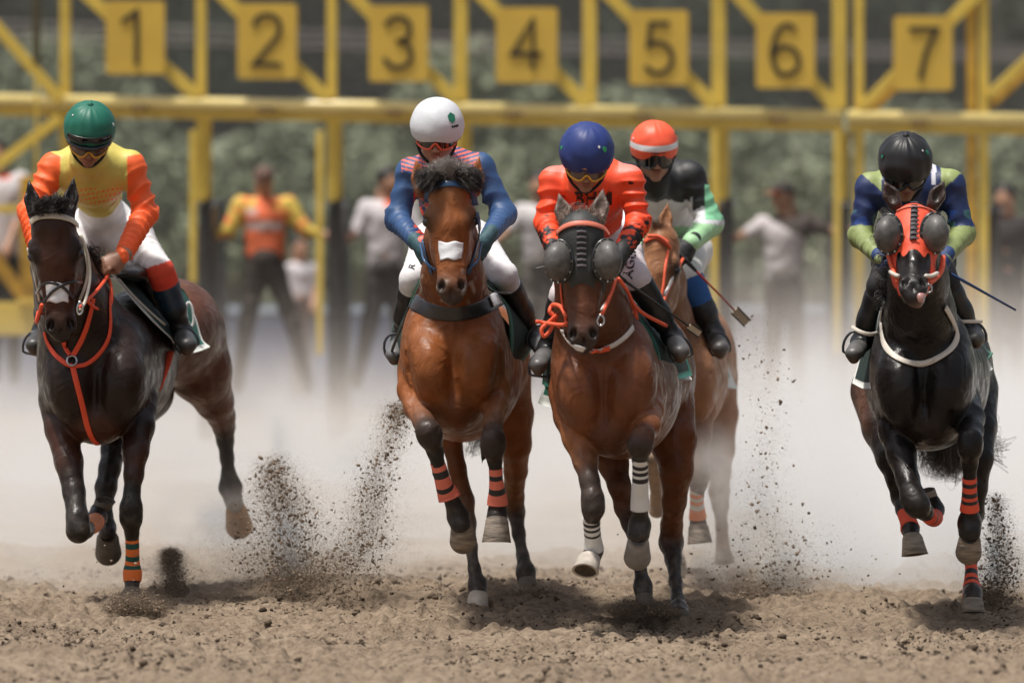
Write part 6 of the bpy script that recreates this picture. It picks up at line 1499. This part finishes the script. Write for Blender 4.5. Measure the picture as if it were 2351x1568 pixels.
bystander(dict(D=51.4, label='attendant in white shirt between the jockeys in white and navy blue helmets', head=(1240, 428, 0), yaw=-20, chest=(1232, 510, 0, 42), waist=(1236, 600, 0, 36), sh=[(1198, 486, 0, 18), (1270, 486, 0, 18)], el=[(1172, 526, -.05, 15), (1300, 535, -.05, 15)], wr=[(1148, 546, -.1, 8), (1318, 560, -.1, 8)],
    hip=[(1222, 632, 0, 22), (1250, 632, 0, 22)], kn=[(1214, 750, 0, 17), (1258, 750, 0, 17)], an=[(1208, 880, 0, 10), (1262, 880, 0, 10)], shirt=(.58, .55, .56), trousers=(.20, .18, .17)))
def f4(V, c):
    px, py = proj(V); c = np.tile(np.array([.055, .04, .035]), (len(V), 1)); c[(py > 505 + (px - 1770)*.55) | (px < 1765)] = (.60, .55, .56); c[py > 610] = (.62, .58, .58); return c
bystander(dict(D=51.0, label='attendant in black and orange cap and dark and white shirt, arms spread', head=(1798, 452, 0), yaw=-52, chest=(1800, 545, 0, 50), waist=(1798, 636, 0, 44), sh=[(1752, 516, 0, 20), (1858, 512, 0, 21)], el=[(1716, 536, -.05, 15), (1902, 530, -.05, 16)], wr=[(1690, 546, -.1, 8), (1940, 532, -.1, 8)],
    hip=[(1780, 670, 0, 24), (1822, 670, 0, 24)], kn=[(1776, 790, 0, 19), (1830, 790, 0, 19)], an=[(1772, 900, 0, 11), (1836, 900, 0, 11)], shirt=(.1, .08, .07), fn=f4, trousers=(.12, .10, .09), cap=(.030, .024, .022), capn='black', peak=(.70, .14, .05), peakn='orange'))
bystander(dict(D=51.0, label='attendant in all dark clothes at the right edge, behind the dark blue whip', head=(2306, 456, 0), yaw=-20, chest=(2308, 545, 0, 48), waist=(2310, 640, 0, 42), sh=[(2266, 516, 0, 20), (2350, 516, 0, 20)], el=[(2240, 570, -.08, 15), (2372, 580, -.05, 15)], wr=[(2216, 562, -.15, 9), (2380, 640, -.1, 8)],
    hip=[(2292, 670, 0, 24), (2330, 670, 0, 24)], kn=[(2288, 790, 0, 18), (2334, 790, 0, 18)], an=[(2286, 900, 0, 11), (2338, 900, 0, 11)], shirt=(.028, .022, .022), trousers=(.03, .026, .026)))
bystander(dict(D=50.8, label='attendant in white shirt with orange collar cut off by the left edge', head=(-10, 352, 0), yaw=10, chest=(8, 450, 0, 46), waist=(10, 590, 0, 42), sh=[(-40, 410, 0, 20), (48, 414, 0, 20)], el=[(-60, 480, 0, 15), (44, 500, -.05, 15)], wr=[(-70, 560, 0, 8), (20, 560, -.2, 8)],
    hip=[(-10, 640, 0, 24), (26, 640, 0, 24)], kn=[(-12, 750, 0, 19), (30, 750, 0, 19)], an=[(-14, 860, 0, 11), (32, 860, 0, 11)], shirt=(.56, .52, .53), fn=lambda V, c: np.where(((proj(V)[1] < 412) & (np.abs(proj(V)[0] - 10) < 14))[:, None], (.75, .12, .05), c), trousers=(.03, .03, .03)))
bystander(dict(D=58.0, label='onlooker in white shirt far behind, right of the attendant in orange vest', head=(690, 568, 0), yaw=10, chest=(692, 630, 0, 30), waist=(692, 692, 0, 28), sh=[(668, 618, 0, 13), (716, 618, 0, 13)], el=[(660, 655, 0, 11), (724, 655, 0, 11)], wr=[(664, 690, -.1, 6), (722, 690, -.1, 6)],
    hip=[(682, 715, 0, 17), (702, 715, 0, 17)], kn=[(680, 800, 0, 13), (704, 800, 0, 13)], an=[(680, 900, 0, 8), (706, 900, 0, 8)], shirt=(.55, .52, .54), trousers=(.12, .08, .07), group='onlookers'))
# ================================================================== dust in the air
def dust():
    x0, x1, y0, y1, z0, z1 = -9, 9, 30.2, 61.0, -.15, 3.4
    mb = MB(); mb.box((x0, y0, z0), (x1, y1, z1))
    m = bpy.data.materials.new('dust_air'); m.use_nodes = True; n, l = m.node_tree.nodes, m.node_tree.links; n.remove(n['Principled BSDF'])
    pv = n.new('ShaderNodeVolumeScatter'); l.new(pv.outputs[0], n['Material Output'].inputs['Volume'])
    pv.inputs['Color'].default_value = (.90, .83, .765, 1); pv.inputs['Anisotropy'].default_value = .1
    tc = n.new('ShaderNodeTexCoord'); sp = n.new('ShaderNodeSeparateXYZ'); l.new(tc.outputs['Object'], sp.inputs[0])
    def M(op, a, b=None, c=None):
        q = n.new('ShaderNodeMath'); q.operation = op
        for i, v in enumerate((a, b, c)):
            if v is None: continue
            if isinstance(v, (int, float)): q.inputs[i].default_value = v
            else: l.new(v, q.inputs[i])
        return q.outputs[0]
    X, Y, Z = sp.outputs
    def ramp(v, a, b):
        q = n.new('ShaderNodeMapRange'); q.interpolation_type = 'SMOOTHSTEP'; l.new(v, q.inputs[0]); q.inputs[1].default_value = a; q.inputs[2].default_value = b; return q.outputs[0]
    mp = n.new('ShaderNodeMapping'); mp.inputs['Scale'].default_value = (.9, .25, 1.1); l.new(tc.outputs['Object'], mp.inputs[0])
    no = n.new('ShaderNodeTexNoise'); no.inputs['Scale'].default_value = 1.1; no.inputs['Detail'].default_value = 3; no.inputs['Distortion'].default_value = .4; l.new(mp.outputs[0], no.inputs['Vector'])
    nz = M('SUBTRACT', no.outputs[0], .5)
    zz = M('ADD', Z, M('MULTIPLY', nz, -1.1))                          # the top of the cloud billows
    dens = M('MULTIPLY', M('EXPONENT', M('MULTIPLY', zz, -1/.275)), .72)
    side = M('ADD', .85, M('MULTIPLY', ramp(X, .6, 2.2), 2.6))          # thicker on the right
    start = ramp(M('ADD', Y, M('MULTIPLY', nz, -1.2)), 30.3, 32.2)
    dens = M('MULTIPLY', M('MULTIPLY', M('MINIMUM', dens, 1.2), side), start)
    n2 = n.new('ShaderNodeTexNoise'); n2.inputs['Scale'].default_value = .85; n2.inputs['Detail'].default_value = 2; n2.inputs['Distortion'].default_value = 1.0; l.new(tc.outputs['Object'], n2.inputs['Vector'])
    dens = M('MULTIPLY', dens, M('ADD', .35, M('MULTIPLY', ramp(n2.outputs[0], .38, .64), 1.35)))
    dens = M('MULTIPLY', dens, M('ADD', .3, M('MULTIPLY', ramp(M('SUBTRACT', Z, M('MULTIPLY', ramp(X, .8, 1.4), .35)), 1.5, .8), .7)))
    dens = M('MULTIPLY', dens, ramp(Z, 3.3, 2.3)); dens = M('MULTIPLY', dens, ramp(Y, 60.5, 52.0))
    l.new(dens, pv.inputs['Density'])
    n3 = n.new('ShaderNodeTexNoise'); n3.inputs['Scale'].default_value = 1.2; n3.inputs['Detail'].default_value = 3; n3.inputs['Distortion'].default_value = 1.5; l.new(tc.outputs['Object'], n3.inputs['Vector'])
    mx = n.new('ShaderNodeMix'); mx.data_type = 'RGBA'; mx.inputs[6].default_value = (.95, .90, .85, 1); mx.inputs[7].default_value = (.68, .56, .455, 1)      # pale fine dust mixed with browner soil dust, heavier low down
    l.new(M('MINIMUM', 1.0, M('ADD', M('MULTIPLY', ramp(n3.outputs[0], .40, .66), .75), M('MULTIPLY', ramp(Z, .55, .0), .55))), mx.inputs[0]); l.new(mx.outputs[2], pv.inputs['Color'])
    h = MB(); h.box((-22, 62.4, -.3), (22, 99, 9)); hm = bpy.data.materials.new('far_dust_air'); hm.use_nodes = True; a = hm.node_tree.nodes; a.remove(a['Principled BSDF']); b = a.new('ShaderNodeVolumeScatter'); b.inputs['Color'].default_value = (.93, .91, .86, 1); b.inputs['Density'].default_value = .0028; hm.node_tree.links.new(b.outputs[0], a['Material Output'].inputs['Volume'])
    tag(h.obj('far_dust', hm), 'thin dusty air between the starting gate and the bushes', 'dust', kind='stuff')
    o = mb.obj('dust_cloud', m); tag(o, 'pale dust cloud hanging behind the galloping horses', 'dust', kind='stuff')
dust()
def puff(D, px, py, rx, ry, rd, dens, seed, col=(.50, .39, .29), lean=0.0, ns=11.0):
    """brown cloud of the finest earth inside a spray"""
    sc = D/FPX; o = empty_ball = None; V = []; n, k = 18, 12
    for i in range(k + 1):
        th = math.pi*i/k
        for j in range(n): ph = 2*math.pi*j/n; V.append((math.sin(th)*math.cos(ph)*rx*sc + lean*sc*math.cos(th), math.sin(th)*math.sin(ph)*rd, math.cos(th)*ry*sc))
    F = [(i*n+j, (i+1)*n+j, (i+1)*n+(j+1) % n, i*n+(j+1) % n) for i in range(k) for j in range(n)]
    m = bpy.data.materials.new('earth_puff'); m.use_nodes = True; nn, l = m.node_tree.nodes, m.node_tree.links; nn.remove(nn['Principled BSDF'])
    pv = nn.new('ShaderNodeVolumeScatter'); pv.inputs['Color'].default_value = (*col, 1); l.new(pv.outputs[0], nn['Material Output'].inputs['Volume'])
    tc = nn.new('ShaderNodeTexCoord'); mp = nn.new('ShaderNodeMapping'); mp.inputs['Scale'].default_value = (1/(rx*sc), 1/rd, 1/(ry*sc)); l.new(tc.outputs['Object'], mp.inputs[0])
    g = nn.new('ShaderNodeTexGradient'); g.gradient_type = 'QUADRATIC_SPHERE'; l.new(mp.outputs[0], g.inputs[0])
    no = nn.new('ShaderNodeTexNoise'); no.noise_dimensions = '4D'; no.inputs['W'].default_value = seed*3.7; no.inputs['Scale'].default_value = ns; no.inputs['Detail'].default_value = 4; no.inputs['Roughness'].default_value = .65; l.new(tc.outputs['Object'], no.inputs['Vector'])
    r = nn.new('ShaderNodeMapRange'); r.inputs[1].default_value = .44; r.inputs[2].default_value = .66; l.new(no.outputs[0], r.inputs[0])
    a = nn.new('ShaderNodeMath'); a.operation = 'MULTIPLY'; l.new(g.outputs[1], a.inputs[0]); l.new(r.outputs[0], a.inputs[1])
    b = nn.new('ShaderNodeMath'); b.operation = 'MULTIPLY'; l.new(a.outputs[0], b.inputs[0]); b.inputs[1].default_value = dens; l.new(b.outputs[0], pv.inputs['Density'])
    o = mesh_obj('earth_dust', V, F, m, None, True); o.location = P(px, py, D); tag(o, 'pale puff of dust drifting around the galloping legs' if col[0] > .9 else ('tan billow of dust behind the galloping horses' if ns < 3 else 'brown puff of fine earth inside a spray of dirt'), 'dust', kind='stuff')
for a in ((30.75, 1640, 1130, 120, 230, .36, 13, 11, (.95, .90, .84), 0, 3.0), (31.6, 790, 1010, 280, 190, .8, 7, 12, (.66, .55, .45), 60, 2.6), (31.6, 480, 1190, 230, 130, .7, 6, 13, (.62, .52, .42), 0, 2.8), (31.8, 1880, 1180, 240, 190, .8, 6, 14, (.68, .58, .49), 0, 2.6), (31.4, 640, 960, 60, 190, .4, 9, 15, (.97, .94, .90), -40, 4.0),
          (30.4, 655, 1250, 85, 150, .22, 60, 1, (.42, .33, .25), -10), (30.1, 810, 1240, 95, 130, .2, 26, 2, (.55, .45, .36), 60), (30.8, 398, 1325, 34, 85, .15, 90, 3, (.36, .27, .20)), (29.5, 308, 1386, 70, 38, .14, 120, 4, (.16, .13, .11)),
          (30.2, 1215, 1362, 95, 36, .2, 70, 5, (.30, .24, .19)), (29.0, 1465, 1394, 85, 34, .2, 60, 6, (.30, .24, .19)), (30.6, 1775, 1285, 115, 110, .25, 85, 7, (.50, .39, .29), -10), (30.5, 2290, 1280, 45, 120, .18, 60, 8, (.42, .33, .26)), (31.2, 640, 1000, 45, 120, .2, 25, 9, (.62, .54, .47), -20), (30.4, 1650, 1300, 110, 80, .3, 14, 10, (.6, .5, .42))): puff(*a)
def spray(label, D, path, n, spread, sizes, seed, dense=1.0, cols=None):
    n = int(n*1.6)
    """path: list of (px, py, spread scale); grains thrown up along it"""
    r = np.random.default_rng(seed); q = np.array(spline([list(p) for p in path], 12)); t = r.uniform(0, 1, n)**dense*(len(q)-1); i = np.minimum(t.astype(int), len(q)-2); f = (t - i)[:, None]
    c = q[i]*(1-f) + q[i+1]*f; px = c[:, 0] + r.normal(size=n)*spread*c[:, 2]; py = c[:, 1] + r.normal(size=n)*spread*.55*c[:, 2]; d = D + r.normal(size=n)*.12
    pos = np.stack([(px - W0/2)*d/FPX, d, HC - (py - HOR)*d/FPX], 1); s = sizes[0]*.70*(1 + r.pareto(2.1, n)); s = np.where(s > sizes[1]*.75, sizes[1]*r.uniform(.2, .75, n), s)
    nm = n*5; t = r.uniform(0, 1, nm)**dense*(len(q)-1); i = np.minimum(t.astype(int), len(q)-2); f = (t - i)[:, None]; c = q[i]*(1-f) + q[i+1]*f     # the finest grains drift wider
    wv = 1 + .5*np.sin(t*2.1 + seed); px = c[:, 0] + r.normal(size=nm)*spread*c[:, 2]*1.35*wv; py = c[:, 1] + r.normal(size=nm)*spread*.8*c[:, 2]; d = D + .1 + r.normal(size=nm)*.16
    pos = np.concatenate([pos, np.stack([(px - W0/2)*d/FPX, d, HC - (py - HOR)*d/FPX], 1)]); s = np.concatenate([s, .00065*(1 + r.uniform(0, .8, nm))])
    k = pos[:, 2] > -.03; return grains('flying_dirt', pos[k], s[k], CLOD, label, 'dirt', 1.5, 1.0, (.215, .165, .12))
spray('tall spray of dark dirt clods between the left horse and the centre horse', 30.2, [(672, 1350, 1.5), (655, 1300, 2.2), (645, 1240, 2.1), (660, 1180, 1.6), (635, 1125, 1.1), (628, 1060, .7)], 14000, 28, (.0011, .014), 1, 1.8)
spray('fan of dirt grains curving up beside the forelegs of the centre horse', 29.8, [(730, 1345, 2.6), (800, 1290, 2.2), (835, 1230, 1.6), (850, 1160, 1.3), (865, 1090, 1.1), (905, 980, .9), (915, 930, .6)], 7500, 22, (.0013, .012), 2, 1.6)
spray('narrow plume of dirt behind the planted foreleg of the left horse', 30.6, [(402, 1385, 1.8), (400, 1340, 1.5), (392, 1290, 1.0), (392, 1265, .5)], 6500, 13, (.0010, .007), 3)
spray('black splash of dirt around the planted hoof of the left horse', 29.4, [(250, 1402, .7), (285, 1385, 1.3), (318, 1385, 1.7), (345, 1388, 1.3), (362, 1398, .6)], 9000, 12, (.0014, .010), 4)
spray('low burst of dirt kicked up behind the centre horse', 30.1, [(1140, 1378, .6), (1190, 1370, 1.2), (1225, 1362, 1.7), (1265, 1370, 1.0), (1295, 1380, .5)], 5200, 10, (.0011, .008), 5)
spray('low burst of dirt around the hind hooves of the brown horse', 28.9, [(1405, 1402, .8), (1440, 1395, 1.5), (1480, 1392, 1.5), (1520, 1400, 1.2), (1550, 1408, .5)], 6500, 11, (.0011, .008), 6)
spray('big burst of dirt clods right of the brown horse', 30.4, [(1740, 1375, 1.7), (1775, 1320, 2.2), (1795, 1270, 1.9), (1765, 1210, 1.8), (1750, 1120, 1.2), (1765, 1000, 1.0), (1750, 850, 1.5), (1740, 720, 1.8)], 6500, 26, (.0011, .013), 7, 4.0)
spray('loose grains scattered in the air right of the burst', 30.0, [(1640, 1340, 2), (1700, 1300, 3), (1850, 1330, 3), (1900, 1250, 3)], 500, 26, (.0013, .012), 8)
spray('spray of dirt clods behind the planted hind leg of the black horse', 30.0, [(2272, 1385, 1.6), (2290, 1340, 2.0), (2300, 1290, 1.8), (2292, 1230, 1.2), (2284, 1140, .7)], 6000, 15, (.0012, .012), 9, 1.6)
spray('small clods thrown over the track in front of the horses', 28.6, [(100, 1330, 3), (500, 1320, 3), (900, 1330, 3), (1300, 1340, 3), (1700, 1350, 3), (2100, 1330, 3)], 420, 26, (.0015, .012), 10)
